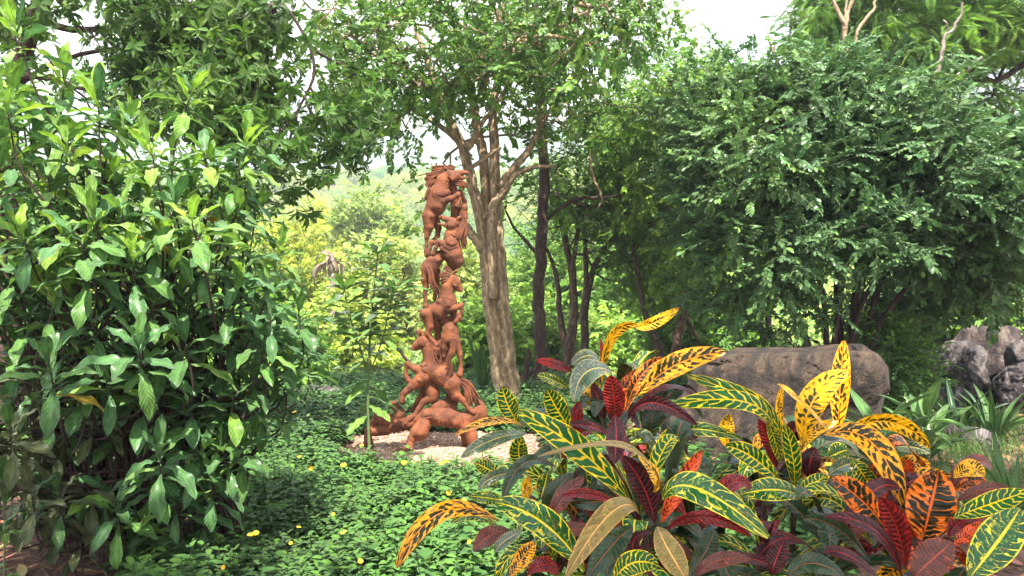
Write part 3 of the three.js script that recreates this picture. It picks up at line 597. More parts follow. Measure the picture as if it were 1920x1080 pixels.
tree('spreading_tree', 'pale mottled tree with twin fused trunks right behind the horse sculpture', 'tree', {
  base: P(955, 745, 10.4).setY(0), seed: 101, bark: barkPale, twigBark: barkPale, leaf: leafBright, sprays: SP.round, n: 1900, per: 2, size: 0.78, gap: -0.05, freq: 1.1, bf: 0.28, tipR: 0.006, jitter: 0.17, bare: 0.34, spread: 0.35, sag: 0.05, yellow: 0.4,
  limbs: [
    { ...LIMB(10.4, [[946, 778, 22], [940, 735, 15.5], [921, 600, 13], [911, 480, 12.5], [904, 420, 12], [886, 350, 10.5], [870, 285, 9.5], [842, 218, 8], [815, 150, 6], [780, 60, 4]]), flute: 0.09, sides: 18, from: 0.5 },
    { ...LIMB(10.45, [[968, 778, 24], [962, 735, 16], [944, 600, 13.5], [934, 480, 12], [932, 420, 11.5], [929, 350, 11], [928, 270, 9], [924, 200, 8], [940, 120, 7], [935, 20, 5]]), flute: 0.09, sides: 18, from: 0.5 },
    { ...LIMB(10.3, [[925, 560, 9], [921, 470, 9], [924, 390, 9], [932, 373, 8], [948, 358, 8], [955, 340, 7], [985, 318, 5], [1040, 310, 3]]), sides: 8, from: 0.75 },
    { ...LIMB(10.3, [[936, 349, 7], [960, 318, 7.5], [990, 285, 6.5], [1003, 258, 5.5], [1016, 232, 4.5], [1050, 180, 3], [1100, 130, 2.4]]), sides: 8, from: 0.3 },
    { ...LIMB(10.5, [[917, 430, 9], [909, 350, 9.5], [904, 280, 9.5], [896, 245, 9], [886, 180, 8], [880, 110, 6], [870, 30, 4]]), sides: 10, from: 0.4 },
    { ...LIMB(10.2, [[875, 278, 8], [890, 258, 7], [900, 235, 5], [925, 205, 4], [950, 160, 3], [985, 100, 2.4]]), sides: 8 },
    { ...LIMB(10.1, [[905, 468, 9], [886, 442, 8.5], [874, 424, 7], [862, 402, 5], [848, 380, 4]]), sides: 8, from: 0.95 },
    { ...LIMB(9.9, [[938, 276, 4], [912, 295, 4.5], [886, 312, 4.2], [868, 322, 3]]), sides: 7, from: 2 },
    { ...LIMB(9.6, [[985, 48, 5], [1020, 50, 5.5], [1060, 44, 5.5], [1090, 28, 4.5], [1125, 12, 3.5], [1180, -20, 3]]), sides: 8, from: 0.4 },
    { ...LIMB(10.6, [[868, 270, 7], [830, 240, 5], [790, 215, 4], [745, 185, 3], [700, 150, 2.4]]), sides: 8 },
    { ...LIMB(10.0, [[842, 215, 6], [800, 160, 5], [760, 130, 4], [700, 90, 3], [640, 60, 2.4]]), sides: 8 },
    { ...LIMB(10.0, [[935, 120, 6], [985, 70, 5], [1050, 70, 4], [1120, 90, 3], [1200, 100, 2.4]]), sides: 8 },
  ],
  blobs: [[960, 70, 10, 330, 130, 2.6, 1.2], [740, 110, 9.8, 160, 110, 2.0, 1.1], [1130, 110, 10.2, 170, 110, 2.2, 1.1], [720, 190, 10, 105, 55, 1.6, 0.7], [900, -20, 9, 380, 80, 2.5, 0.8], [1060, 215, 10, 120, 55, 1.6, 0.7], [775, 245, 10.8, 95, 55, 1.0, 1.0], [805, 345, 11.6, 60, 100, 0.8, 1.2], [690, 130, 10.4, 80, 90, 1.2, 0.8], [970, 160, 9.8, 220, 80, 2, 0.9], [850, 130, 9, 200, 70, 1.4, 0.7]],
});

tree('dark_trunk_tree', 'slim tree with straight dark brown trunk right of the pale twin trunk', 'tree', {
  base: P(1014, 742, 11.8).setY(0), seed: 140, bark: barkDark, leaf: leafBright, sprays: SP.round, n: 300, per: 2, size: 0.8, tipR: 0.005, bare: 0.3, gap: -0.1, bf: 0.3,
  limbs: [
    { ...LIMB(11.8, [[1014, 760, 13], [1013, 640, 11.5], [1010, 560, 11], [1014, 480, 11], [1018, 400, 10.5], [1021, 330, 10], [1014, 200, 9], [1006, 80, 8], [1002, -40, 6]]), sides: 10, from: 0.45 },
    { ...LIMB(11.8, [[1017, 420, 4], [1045, 395, 4], [1080, 374, 3.4], [1125, 371, 3], [1165, 366, 2]]), sides: 6, from: 0.4 },
    { ...LIMB(11.9, [[1006, 475, 4], [985, 450, 3.4], [965, 428, 3], [948, 395, 2]]), sides: 6, from: 0.4 },
  ],
  blobs: [[1000, 20, 11.8, 120, 110, 1.6, 0.6], [1080, 300, 12.4, 110, 80, 1.2], [980, 400, 12.2, 50, 70, 0.7, 0.6], [1130, 390, 12.6, 100, 60, 1.0]],
});

tree('twiggy_tree', 'small grey-brown tree with several thin stems and bare tangled twigs', 'tree', {
  base: P(1070, 690, 13.2), seed: 150, bark: barkBrown, leaf: leafBright, sprays: SP.tiny, n: 560, per: 1, size: 1.1, bare: 0.55, tipR: 0.0055, gap: -0.2, bf: 0.2,
  limbs: [
    { ...LIMB(13.2, [[1068, 705, 13], [1066, 660, 11], [1075, 600, 8], [1072, 520, 7], [1062, 460, 6], [1052, 410, 5], [1045, 360, 3]]), sides: 9, from: 0.4 },
    { ...LIMB(13.3, [[1066, 660, 8], [1050, 600, 6], [1047, 545, 5], [1038, 500, 4], [1020, 455, 3]]), sides: 7, from: 0.4 },
    { ...LIMB(13.1, [[1071, 620, 8], [1078, 560, 6], [1075, 500, 5], [1083, 440, 4], [1090, 390, 3]]), sides: 7, from: 0.4 },
  ],
  blobs: [[1080, 380, 13.2, 130, 80, 1.4], [1150, 400, 13.2, 110, 60, 1.2], [1050, 440, 13.0, 90, 70, 1.0], [1190, 480, 13.4, 90, 60, 1.0, 0.7]],
});

tree('forked_tree', 'pale thin tree that forks like a Y beside the twiggy tree', 'tree', {
  base: P(1094, 690, 13.8), seed: 160, bark: barkBrown, leaf: leafOlive, sprays: SP.bush, n: 420, per: 2, size: 0.9, bare: 0.35, tipR: 0.005, bf: 0.25,
  limbs: [
    { ...LIMB(13.8, [[1092, 705, 9], [1096, 640, 8], [1097, 570, 7.5], [1108, 520, 6], [1122, 485, 5.5], [1145, 455, 5], [1170, 440, 3]]), sides: 8, from: 0.5 },
    { ...LIMB(13.8, [[1098, 570, 6], [1099, 510, 5], [1096, 450, 4], [1088, 395, 3]]), sides: 7, from: 0.5 },
  ],
  blobs: [[1180, 420, 13.8, 100, 70, 1.2], [1110, 350, 13.8, 90, 60, 1.2], [1230, 520, 14.4, 80, 60, 1.2]],
});

tree('drooping_tree', 'tall fresh green tree with narrow hanging leaves between pale tree and dark shrub', 'tree', {
  base: P(1240, 665, 12.8), seed: 170, bark: barkBrown, leaf: leafLight, sprays: [...SP.willow, ...SP.bush, ...SP.bush], n: 900, per: 3, size: 0.8, tipR: 0.004, gap: -0.1, spread: 0.4, sag: 0.2, bf: 0.3,
  limbs: [{ ...LIMB(12.8, [[1262, 690, 10], [1268, 640, 9], [1282, 580, 8], [1270, 480, 7], [1250, 360, 6], [1235, 250, 4], [1225, 150, 3]]), sides: 8, from: 0.35 }, { ...LIMB(12.9, [[1238, 690, 6], [1234, 650, 8], [1216, 610, 6], [1200, 540, 5], [1185, 450, 3]]), sides: 8, from: 0.5 }, { ...LIMB(12.9, [[1283, 590, 5], [1300, 620, 4], [1310, 640, 3]]), sides: 6, from: 2 }],
  blobs: [[1230, 290, 12.8, 105, 170, 1.6, 1.2], [1170, 220, 12.4, 80, 90, 1.2], [1290, 200, 13.2, 90, 130, 1.4], [1180, 360, 12.6, 70, 80, 1.2, 0.7], [1260, 480, 13.2, 110, 90, 1.6, 0.9], [1340, 120, 14, 60, 60, 1, 0.5]],
});

tree('big_dark_shrub', 'large dark green many-stemmed shrub tree behind the flat brown boulder', 'tree', {
  base: P(1580, 668, 9.6).setY(0.2), seed: 180, bark: barkDark, leaf: leafDeep, sprays: SP.dark, n: 3000, per: 3, size: 0.9, tipR: 0.004, gap: 0.03, shell: 0.6, freq: 1.5, spread: 0.35, bf: 0.3, sag: 0.08, yellow: 0.3, jitter: 0.2, minY: 0.3,
  limbs: [
    { ...LIMB(9.6, [[1530, 690, 5], [1505, 620, 6.5], [1470, 560, 5.5], [1420, 500, 4.5], [1370, 470, 3]]), sides: 8 },
    { ...LIMB(9.5, [[1552, 690, 6], [1548, 620, 5.5], [1540, 540, 5], [1510, 450, 6], [1470, 350, 4], [1440, 250, 3]]), sides: 8 },
    { ...LIMB(9.7, [[1575, 690, 8], [1572, 600, 7], [1570, 500, 6.5], [1560, 400, 7], [1540, 280, 5], [1520, 180, 3]]), sides: 9 },
    { ...LIMB(9.5, [[1596, 690, 7.5], [1600, 600, 7], [1610, 520, 6.5], [1635, 430, 7], [1645, 330, 6], [1640, 240, 4]]), sides: 9 },
    { ...LIMB(9.6, [[1612, 690, 6], [1628, 610, 6], [1648, 540, 5.5], [1690, 450, 6], [1705, 340, 5], [1712, 250, 4]]), sides: 8 },
    { ...LIMB(9.4, [[1620, 690, 6], [1660, 590, 5], [1720, 520, 4], [1800, 470, 3], [1870, 440, 2.4]]), sides: 7 },
    { ...LIMB(9.4, [[1560, 680, 5], [1575, 560, 4.5], [1590, 480, 4]]), sides: 6, from: 2 },
    { ...LIMB(9.4, [[1590, 680, 5], [1615, 570, 4.5], [1660, 500, 4]]), sides: 6, from: 2 },
  ],
  blobs: [[1570, 300, 9.5, 190, 140, 1.7, 1.3], [1400, 340, 9.3, 110, 130, 1.3, 1.1], [1500, 190, 9.8, 120, 90, 1.2, 0.9], [1720, 370, 9.2, 150, 100, 1.4, 1.1], [1830, 400, 9.0, 100, 90, 1.2, 0.9], [1610, 450, 8.8, 170, 60, 1.1, 0.9], [1440, 480, 9.0, 110, 70, 1.0, 0.9], [1500, 560, 9.0, 60, 40, 0.6, 0.4], [1350, 250, 9.9, 80, 70, 1.0, 0.7], [1840, 500, 9.2, 80, 45, 1.0, 0.7], [1740, 480, 8.8, 120, 50, 0.9, 0.8], [1590, 200, 9.4, 90, 70, 0.9, 0.6], [1340, 430, 10, 60, 90, 1, 0.6], [1680, 600, 10.2, 90, 60, 0.8, 0.6], [1420, 600, 10.6, 70, 50, 0.8, 0.4], [1380, 160, 10, 60, 50, 0.8, 0.4], [1330, 210, 10.2, 90, 90, 1.0, 0.6], [1300, 350, 10.4, 70, 110, 0.8, 0.5], [1700, 190, 9.6, 110, 70, 1.0, 0.6], [1860, 310, 9.2, 90, 70, 1.0, 0.7], [1370, 550, 9.6, 85, 60, 0.8, 0.9], [1460, 590, 9.9, 50, 45, 0.6, 0.5], [1760, 545, 9.4, 90, 60, 0.8, 0.9], [1850, 545, 9.6, 70, 50, 0.7, 0.6], [1650, 580, 10.2, 50, 50, 0.6, 0.5]],
});

tree('feathery_tree', 'tall light green tree with feathery hanging fronds at the upper right', 'tree', {
  base: P(1700, 640, 14.5), seed: 190, bark: barkBrown, leaf: leafFeather, sprays: SP.frond, n: 1800, per: 4, size: 0.62, tipR: 0.006, gap: -0.08, spread: 0.35, sag: 0.12, bf: 0.3, freq: 0.9,
  limbs: [
    { ...LIMB(14.5, [[1690, 660, 11], [1700, 500, 10], [1692, 340, 9], [1697, 200, 9], [1705, 80, 8], [1712, -30, 7]]), sides: 9 },
    { ...LIMB(14.8, [[1705, 80, 6], [1760, 40, 7], [1830, 70, 8], [1880, 110, 8], [1940, 115, 9], [2040, 90, 9]]), sides: 8 },
    { ...LIMB(14.8, [[1930, 115, 6], [1870, 150, 5], [1845, 150, 4], [1800, 165, 3]]), sides: 7 },
    { ...LIMB(14.4, [[1700, 160, 6], [1650, 80, 5], [1600, 30, 4], [1540, 10, 3]]), sides: 7 },
  ],
  blobs: [[1600, 40, 14, 110, 90, 1.8], [1720, 90, 14.4, 130, 110, 1.8, 1.1], [1850, 90, 14.6, 130, 90, 2.0, 1.1], [1900, 220, 14.2, 80, 80, 1.5, 0.8], [1780, 200, 14.8, 90, 60, 1.4, 0.7], [1900, 10, 14, 120, 70, 1.6], [1520, 30, 15, 60, 50, 1.0, 0.5], [1700, -20, 14.4, 200, 60, 2, 0.8]],
});

// ---------------------------------------------------------------- the tree that hangs in from the upper left
tree('overhanging_tree', 'dark leaved tree at the upper left whose branches hang over the clearing', 'tree', {
  base: P(20, 560, 7.6).setY(0), seed: 200, bark: barkDark, leaf: leafOlive, sprays: SP.whorl, n: 850, per: 3, size: 0.55, tipR: 0.0045, gap: 0.07, freq: 1.2, spread: 0.35, bf: 0.3, sag: 0.25, jitter: 0.17, yellow: 0.25,
  limbs: [
    { pts: [P(20, 560, 7.6).setY(-0.1), P(14, 440, 7.6), P(20, 250, 7.6), P(30, 160, 7.6), P(55, 70, 7.5), P(85, -20, 7.4), P(130, -130, 7.3)], rad: [0.16, 0.10, 0.085, 0.08, 0.085, 0.085, 0.06], sides: 10, from: 0.4 },
    { ...LIMB(7.5, [[32, 140, 9], [110, 150, 5], [150, 165, 4.5], [200, 168, 3]]), sides: 7 },
    { ...LIMB(7.4, [[70, 30, 9], [110, 50, 7], [180, 55, 6], [260, 40, 5], [360, 30, 4], [460, 30, 3]]), sides: 7 },
    { ...LIMB(7.2, [[110, -60, 7], [250, -50, 5], [400, -20, 4], [495, 20, 3.4], [505, 85, 3.2], [460, 135, 3], [405, 162, 2.4]]), sides: 7 },
    { ...LIMB(7.0, [[300, -60, 5], [470, -40, 4], [548, 30, 3.2], [590, 130, 3], [556, 215, 2.4], [530, 320, 1.8]]), sides: 7 },
    { ...LIMB(7.8, [[30, 160, 6], [100, 120, 5], [160, 100, 4], [240, 90, 3]]), sides: 7 },
  ],
  blobs: [[150, 50, 7.6, 170, 80, 1.2], [340, 60, 7.4, 170, 80, 1.2], [500, 120, 7.0, 160, 100, 1.1, 1.1], [575, 245, 6.9, 95, 70, 0.8, 0.8], [430, 230, 7.2, 140, 80, 1.0, 0.9], [600, 90, 7.0, 70, 70, 0.7, 0.6], [280, 170, 7.8, 140, 60, 1.0, 0.8], [640, 180, 7.2, 60, 110, 0.8, 0.7], [430, 330, 7.6, 80, 60, 0.8, 0.6], [560, 10, 7, 160, 60, 1, 0.8], [520, 340, 7.0, 60, 40, 0.5, 0.3], [60, 110, 8.2, 70, 90, 0.8, 0.5]],
});

// ---------------------------------------------------------------- bare, dead branches that stand out in front of the crowns
function bareSnag(name, label, d, limbs, bark = barkGrey) {
  const base = P(limbs[0][0][0], limbs[0][0][1], d), t = thing(name, label, 'dead branch', base), r = rngOf(limbs.length * 7 + d | 0);
  const mb = new MB(), tw = new MB();
  limbs.forEach((l, i) => { const L = LIMB(d, l), pts = smoothPath(L.pts, 4); pts.forEach((p, k) => k && p.add(V(gauss(r), gauss(r), gauss(r)).multiplyScalar(0.02))); (i ? tw : mb).tube(pts, lerpList(L.rad, pts.length), 7, { origin: base, cap: true }); });
  part('stem', mb.geo(), bark, t); if (tw.count) part('branch', tw.geo(), bark, t);
}
bareSnag('bare_branch', 'bleached bare branch that zigzags up through the feathery tree', 9.0, [[[1722, 225, 4], [1735, 195, 4], [1748, 165, 3.6], [1757, 138, 3.6], [1764, 100, 3.2], [1772, 70, 3], [1795, 45, 2.6], [1803, 5, 2]], [[1757, 142, 3], [1785, 142, 2.6], [1815, 130, 2.2], [1840, 105, 1.4]], [[1740, 195, 2.4], [1775, 182, 2], [1808, 148, 1.2]], [[1778, 64, 2], [1770, 35, 1.2]]]);
bareSnag('bare_branch', 'two pale bare twigs rising out of the dark shrub below the white sky', 9.6, [[[1484, 205, 4], [1472, 165, 3.6], [1458, 125, 3.2], [1447, 92, 2.4], [1436, 55, 1.4]], [[1478, 190, 3], [1466, 140, 2.4], [1450, 80, 1.4]], [[1440, 200, 2], [1410, 180, 1.8], [1380, 150, 1.2]]]);
bareSnag('bare_branch', 'pale forked trunk top in front of the feathery tree, nearest the white sky', 12.5, [[[1583, 190, 6], [1583, 120, 5.5], [1584, 50, 5], [1574, 25, 4], [1556, -10, 3]], [[1584, 55, 5], [1592, 20, 4], [1604, -20, 3]], [[1603, 90, 4], [1612, 50, 3.6], [1636, 20, 3], [1644, -10, 2]], [[1584, 45, 3], [1586, 10, 2.4], [1588, -20, 2]]], barkPale);
bareSnag('bare_branch', 'crooked bare twig hanging below the crown between the thin trunks', 10.8, [[[1108, 285, 2.4], [1110, 320, 2.4], [1118, 345, 2.6], [1130, 372, 2.2], [1120, 390, 1.4]]], barkPale);
bareSnag('cut_trunk', 'pale cut stem leaning at the left edge behind the big-leaved shrub', 4.9, [[[-30, 520, 14], [-2, 370, 12], [8, 310, 10.5], [14, 252, 9]]], barkPale);

// ---------------------------------------------------------------- far hillside, valley and mountain
{
  // one crown of a far tree: an open dome of leaf clumps
  const dome = (seed) => {
    const r = rngOf(seed), mb = new MB(), lobes = [];
    for (let k = 0; k < 7; k++) { const a = r() * 6.283, q = r(); lobes.push([V(Math.cos(a) * 0.55 * q, 0.25 + 0.5 * r() * (1 - q * 0.6), Math.sin(a) * 0.55 * q), 0.35 + 0.25 * r()]); }
    for (let k = 0; k < 420; k++) {
      const [c, R] = lobes[Math.floor(r() * 7)], u = r() * 1.5 - 0.5, th = r() * 6.283, s = Math.sqrt(Math.max(0, 1 - u * u));
      const n = V(s * Math.cos(th), u, s * Math.sin(th)), p = c.clone().addScaledVector(n, R * (0.75 + 0.35 * r()));
      addLeaf(mb, p, V(gauss(r), gauss(r) * 0.5 - 0.3, gauss(r)).addScaledVector(n, 0.5), n.clone().add(V(gauss(r), gauss(r) + 0.4, gauss(r))), 0.14, 0.085, { prof: oval, fold: 0.2, curl: 0.2, shade: 0.7 + 0.55 * r(), qs: [0.5] });
    }
    return mb.geo(true);
  };
  const domes = [301, 302, 303, 304].map(dome), r = rngOf(310), places = [];
  for (let k = 0; k < 40000 && places.length < 8500; k++) {
    const d = 48 + Math.pow(r(), 1.3) * 260, x = (r() - 0.5) * 2 * (d * 0.95 + 12), z = -d, y = terrain(x, z);
    const s = (2.1 + 2.6 * r()) * (0.75 + 0.35 * r());
    const w = n3(x * 0.03, 4, z * 0.03) + 0.5 * gauss(r), bright = 0.75 + 0.5 * r();
    places.push({ p: V(x, y + s * 0.15, z), dir: V(gauss(r), gauss(r) * 0.2, gauss(r) + 0.01), up: V(gauss(r) * 0.15, 1, gauss(r) * 0.15), s, c: new THREE.Color().setRGB((1.15 + 0.75 * w) * bright, (1.1 + 0.3 * w) * bright, (0.95 - 0.2 * w) * bright) });
  }
  const g = new THREE.Group(); g.name = 'hillside_woodland'; scene.add(g);
  tag(g, 'sunlit yellow green woodland covering the far hillside behind the sculpture', 'woodland', null, 'stuff');
  leavesFrom('crowns', domes, leafFar, places, g);
  // blue mountain ridge
  const mb = new MB(), up = V(0, 1, 0), nx = 120, nz = 14;
  for (let j = 0; j <= nz; j++) for (let i = 0; i <= nx; i++) { const x = (i / nx - 0.5) * 2200, t = j / nz, z = -700 - 330 * t; mb.v(V(x, -30 + (222 + 42 * fbm3(x * 0.0034, 2.2, 0.5, 4) - 0.03 * x) * Math.sin(t * Math.PI) + 11 * fbm3(x * 0.017, z * 0.017, 4, 4), z), up, x / 100, z / 100); }
  for (let j = 0; j < nz; j++) for (let i = 0; i < nx; i++) { const a = j * (nx + 1) + i; mb.tri(a, a + 1, a + nx + 2); mb.tri(a, a + nx + 2, a + nx + 1); }
  struct('mountain', mb.geo(true), new THREE.MeshStandardMaterial({ color: new THREE.Color().setRGB(0.06, 0.10, 0.05), roughness: 1 }));
}
// trees and bushes of the valley and of the glade's far edge, each its own
const valley = [
  // [name, label, px, pyTop, pyBottom, d, rx, sprays, leaf, n]
  ['valley_tree', 'round pale green tree crown high on the slope right of the pale sky gap', 690, 350, 470, 46, 75, 'far', leafFar, 420, [0.95, 1.0, 1.2]],
  ['valley_tree', 'bright yellow green tree crown directly left of the middle of the sculpture', 720, 440, 640, 24, 90, 'bush', leafYellow, 988, [1, 1, 1]],
  ['valley_tree', 'light green feathery tree below the hanging branch tips at left', 540, 400, 640, 26, 110, 'bush', leafFar, 988, [1.2, 1.15, 0.9]],
  ['valley_tree', 'yellow green bush seen behind the right side of the leaping middle horse', 870, 470, 640, 20, 60, 'bush', leafYellow, 560, [1, 1.02, 1]],
  ['valley_tree', 'soft green tree low in the valley behind the lone sapling', 640, 560, 760, 18, 110, 'bush', leafFar, 620, [1.05, 1.1, 0.9]],
  ['valley_tree', 'pale sunny tree at the hill foot just under the blue mountain gap', 600, 380, 500, 52, 80, 'far', leafFar, 380, [1.5, 1.3, 0.8]],
  ['green_bush', 'fresh green bush behind the foot of the pale twin trunk', 900, 560, 740, 14.5, 75, 'bush', leafLight, 620, [0.95, 1.0, 1]],
  ['green_bush', 'leafy light bush under the dark straight trunk', 1000, 560, 730, 16, 80, 'bush', leafLight, 560, [1.05, 1.05, 1]],
  ['green_bush', 'bright bush glowing between the twiggy tree and the drooping tree', 1140, 600, 720, 19, 90, 'bush', leafLight, 600, [1.25, 1.2, 1]],
  ['green_bush', 'mid green bush under the drooping tree, left of the flat boulder', 1310, 560, 690, 15, 100, 'bush', leafLight, 620, [0.8, 0.9, 1]],
  ['green_bush', 'sunny yellow green bush at the end of the gap left of the dark shrub', 1390, 600, 690, 20, 90, 'bush', leafYellow, 420, [0.75, 0.95, 1.2]],
  ['green_bush', 'small leaved bush growing beside the right end of the flat boulder', 1670, 590, 740, 9.6, 44, 'tiny', leafDeep, 700, [1.5, 1.6, 1.0]],
  ['green_bush', 'light green bush above the boulder pile at the right edge', 1890, 520, 650, 12.5, 80, 'bush', leafLight, 560, [0.9, 1.0, 1]],
  ['green_bush', 'shady dark bush filling the hollow left of the boulder pile', 1740, 500, 640, 13.5, 70, 'bush', leafDeep, 520, [0.8, 0.85, 1]],
  ['valley_tree', 'tall light tree behind the bare twigs of the small stemmed trees', 1090, 380, 640, 24, 170, 'bush', leafLight, 1178, [1.0, 1.05, 1]],
  ['valley_tree', 'background tree of fresh leaves behind the drooping narrow leaves', 1260, 380, 640, 22, 150, 'bush', leafLight, 1178, [0.85, 0.95, 1]],
  ['valley_tree', 'thin leaved tree behind the dark shrub, beneath the white sky', 1430, 120, 560, 20, 140, 'bush', leafLight, 1444, [0.9, 1.0, 1]],
  ['valley_tree', 'hazy yellow green tree seen through the gap right of the dark shrub stems', 1860, 330, 600, 26, 150, 'bush', leafYellow, 988, [0.8, 0.95, 1.3]],
  ['green_bush', 'broad green bush behind the left end of the glade', 480, 560, 760, 12, 110, 'bush', leafLight, 700, [0.85, 0.95, 1]],
  ['valley_tree', 'olive tree behind the big-leaved shrub and the overhanging tree', 250, 280, 700, 17, 320, 'bush', leafOlive, 1900, [1.1, 1.1, 1]],
];
valley.forEach(([name, label, px, top, bot, d, rx, sp, leaf, n, tint], i) => {
  const foot = P(px, bot + 10, d), gy = Math.min(terrain(foot.x, foot.z), foot.y); foot.y = gy;
  const mid = (top + bot) / 2, ry = (bot - top) / 2, rz = Math.max(0.5, rx * d / F * 0.8), s = 400 + i * 11, a = P(px, mid + ry * 0.4, d), r = rngOf(s);
  const limbs = []; for (let k = 0; k < 4; k++) { const q = P(px + (r() - 0.5) * rx * 1.2, mid - ry * (0.1 + 0.4 * r()), d + (r() - 0.5) * rz); limbs.push({ pts: [foot.clone().add(V((r() - 0.5) * 0.2, -0.1, (r() - 0.5) * 0.2)), foot.clone().lerp(a, 0.6).add(V((r() - 0.5) * rz * 0.3, 0, 0)), q], rad: [0.0022 * d + 0.012, 0.0016 * d + 0.01, 0.004 + 0.0005 * d], sides: 6, from: 0.35 }); }
  tree(name, label, name === 'green_bush' ? 'bush' : 'tree', { base: foot, seed: s, bark: barkBrown, leaf, sprays: SP[sp], n: Math.round(n * 0.5), per: 3, size: (sp === 'far' ? 0.8 : 1) * (d > 40 ? 1.1 : d > 17 ? 1.35 : 1), tipR: 0.004 + 0.0003 * d, gap: -0.12, freq: 2.2 / rz, bf: 0.3, step: 0.3 + 0.02 * d, jitter: sp === 'far' ? 0.3 : 0.15, tint, spread: 0.35, minDraw: d > 30 ? 0.03 : 0, limbs,
    blobs: [[px, mid, d, rx * 0.8, ry, rz, 1], [px - rx * 0.5, mid + ry * 0.3, d - rz * 0.3, rx * 0.5, ry * 0.6, rz * 0.6, 0.8], [px + rx * 0.5, mid + ry * 0.35, d - rz * 0.2, rx * 0.5, ry * 0.55, rz * 0.6, 0.8], [px, mid + ry * 0.6, d - rz * 0.4, rx * 0.7, ry * 0.4, rz * 0.6, 0.6]] });
});

// ---------------------------------------------------------------- boulders
const rockTex = (a, b, spot, seed, amt) => tex(512, 512, (u, v) => { const n = pfbm(u, v, 5, 6, seed), m = pfbm(u, v, 9, 5, seed + 40), q = pn(u * 110, v * 110, 110, seed), st = pfbm(u, v, 3, 3, seed + 80); let k = lerp3(a, b, clamp((n - 0.3) * 2.8)); k = lerp3(k, [a[0] * 0.6, a[1] * 0.6, a[2] * 0.6], sstep(0.5, 0.7, st) * 0.7); k = lerp3(k, spot, sstep(0.56, 0.66, m) * amt); return lerp3(k, [k[0] * 0.55, k[1] * 0.55, k[2] * 0.55], sstep(0.7, 0.95, q * 0.6 + n * 0.5) * 0.6); });
const rockBump = tex(512, 512, (u, v) => { const n = pfbm(u, v, 8, 6, 21), p = pn(u * 40, v * 40, 40, 31), q = pn(u * 90, v * 90, 90, 32); return n * 0.6 + 0.25 * (1 - sstep(0.65, 0.85, p) * 1.0) + 0.15 * (1 - sstep(0.6, 0.9, q)); }, false);
const rockBrown = new THREE.MeshStandardMaterial({ map: rockTex([0.15, 0.11, 0.085], [0.28, 0.21, 0.16], [0.34, 0.31, 0.22], 501, 0.35), bumpMap: rockBump, bumpScale: 0.03, roughness: 0.95 });
const rockGrey = new THREE.MeshStandardMaterial({ map: rockTex([0.19, 0.165, 0.165], [0.37, 0.335, 0.325], [0.52, 0.49, 0.45], 521, 0.45), bumpMap: rockBump, bumpScale: 0.05, roughness: 0.95 });
const rockRed = new THREE.MeshStandardMaterial({ map: rockTex([0.19, 0.15, 0.15], [0.31, 0.255, 0.25], [0.52, 0.48, 0.38], 541, 0.4), bumpMap: rockBump, bumpScale: 0.035, roughness: 0.95 });
const rockDark = new THREE.MeshStandardMaterial({ map: rockTex([0.17, 0.14, 0.15], [0.34, 0.30, 0.30], [0.55, 0.52, 0.50], 561, 0.6), bumpMap: rockBump, bumpScale: 0.04, roughness: 0.95 });
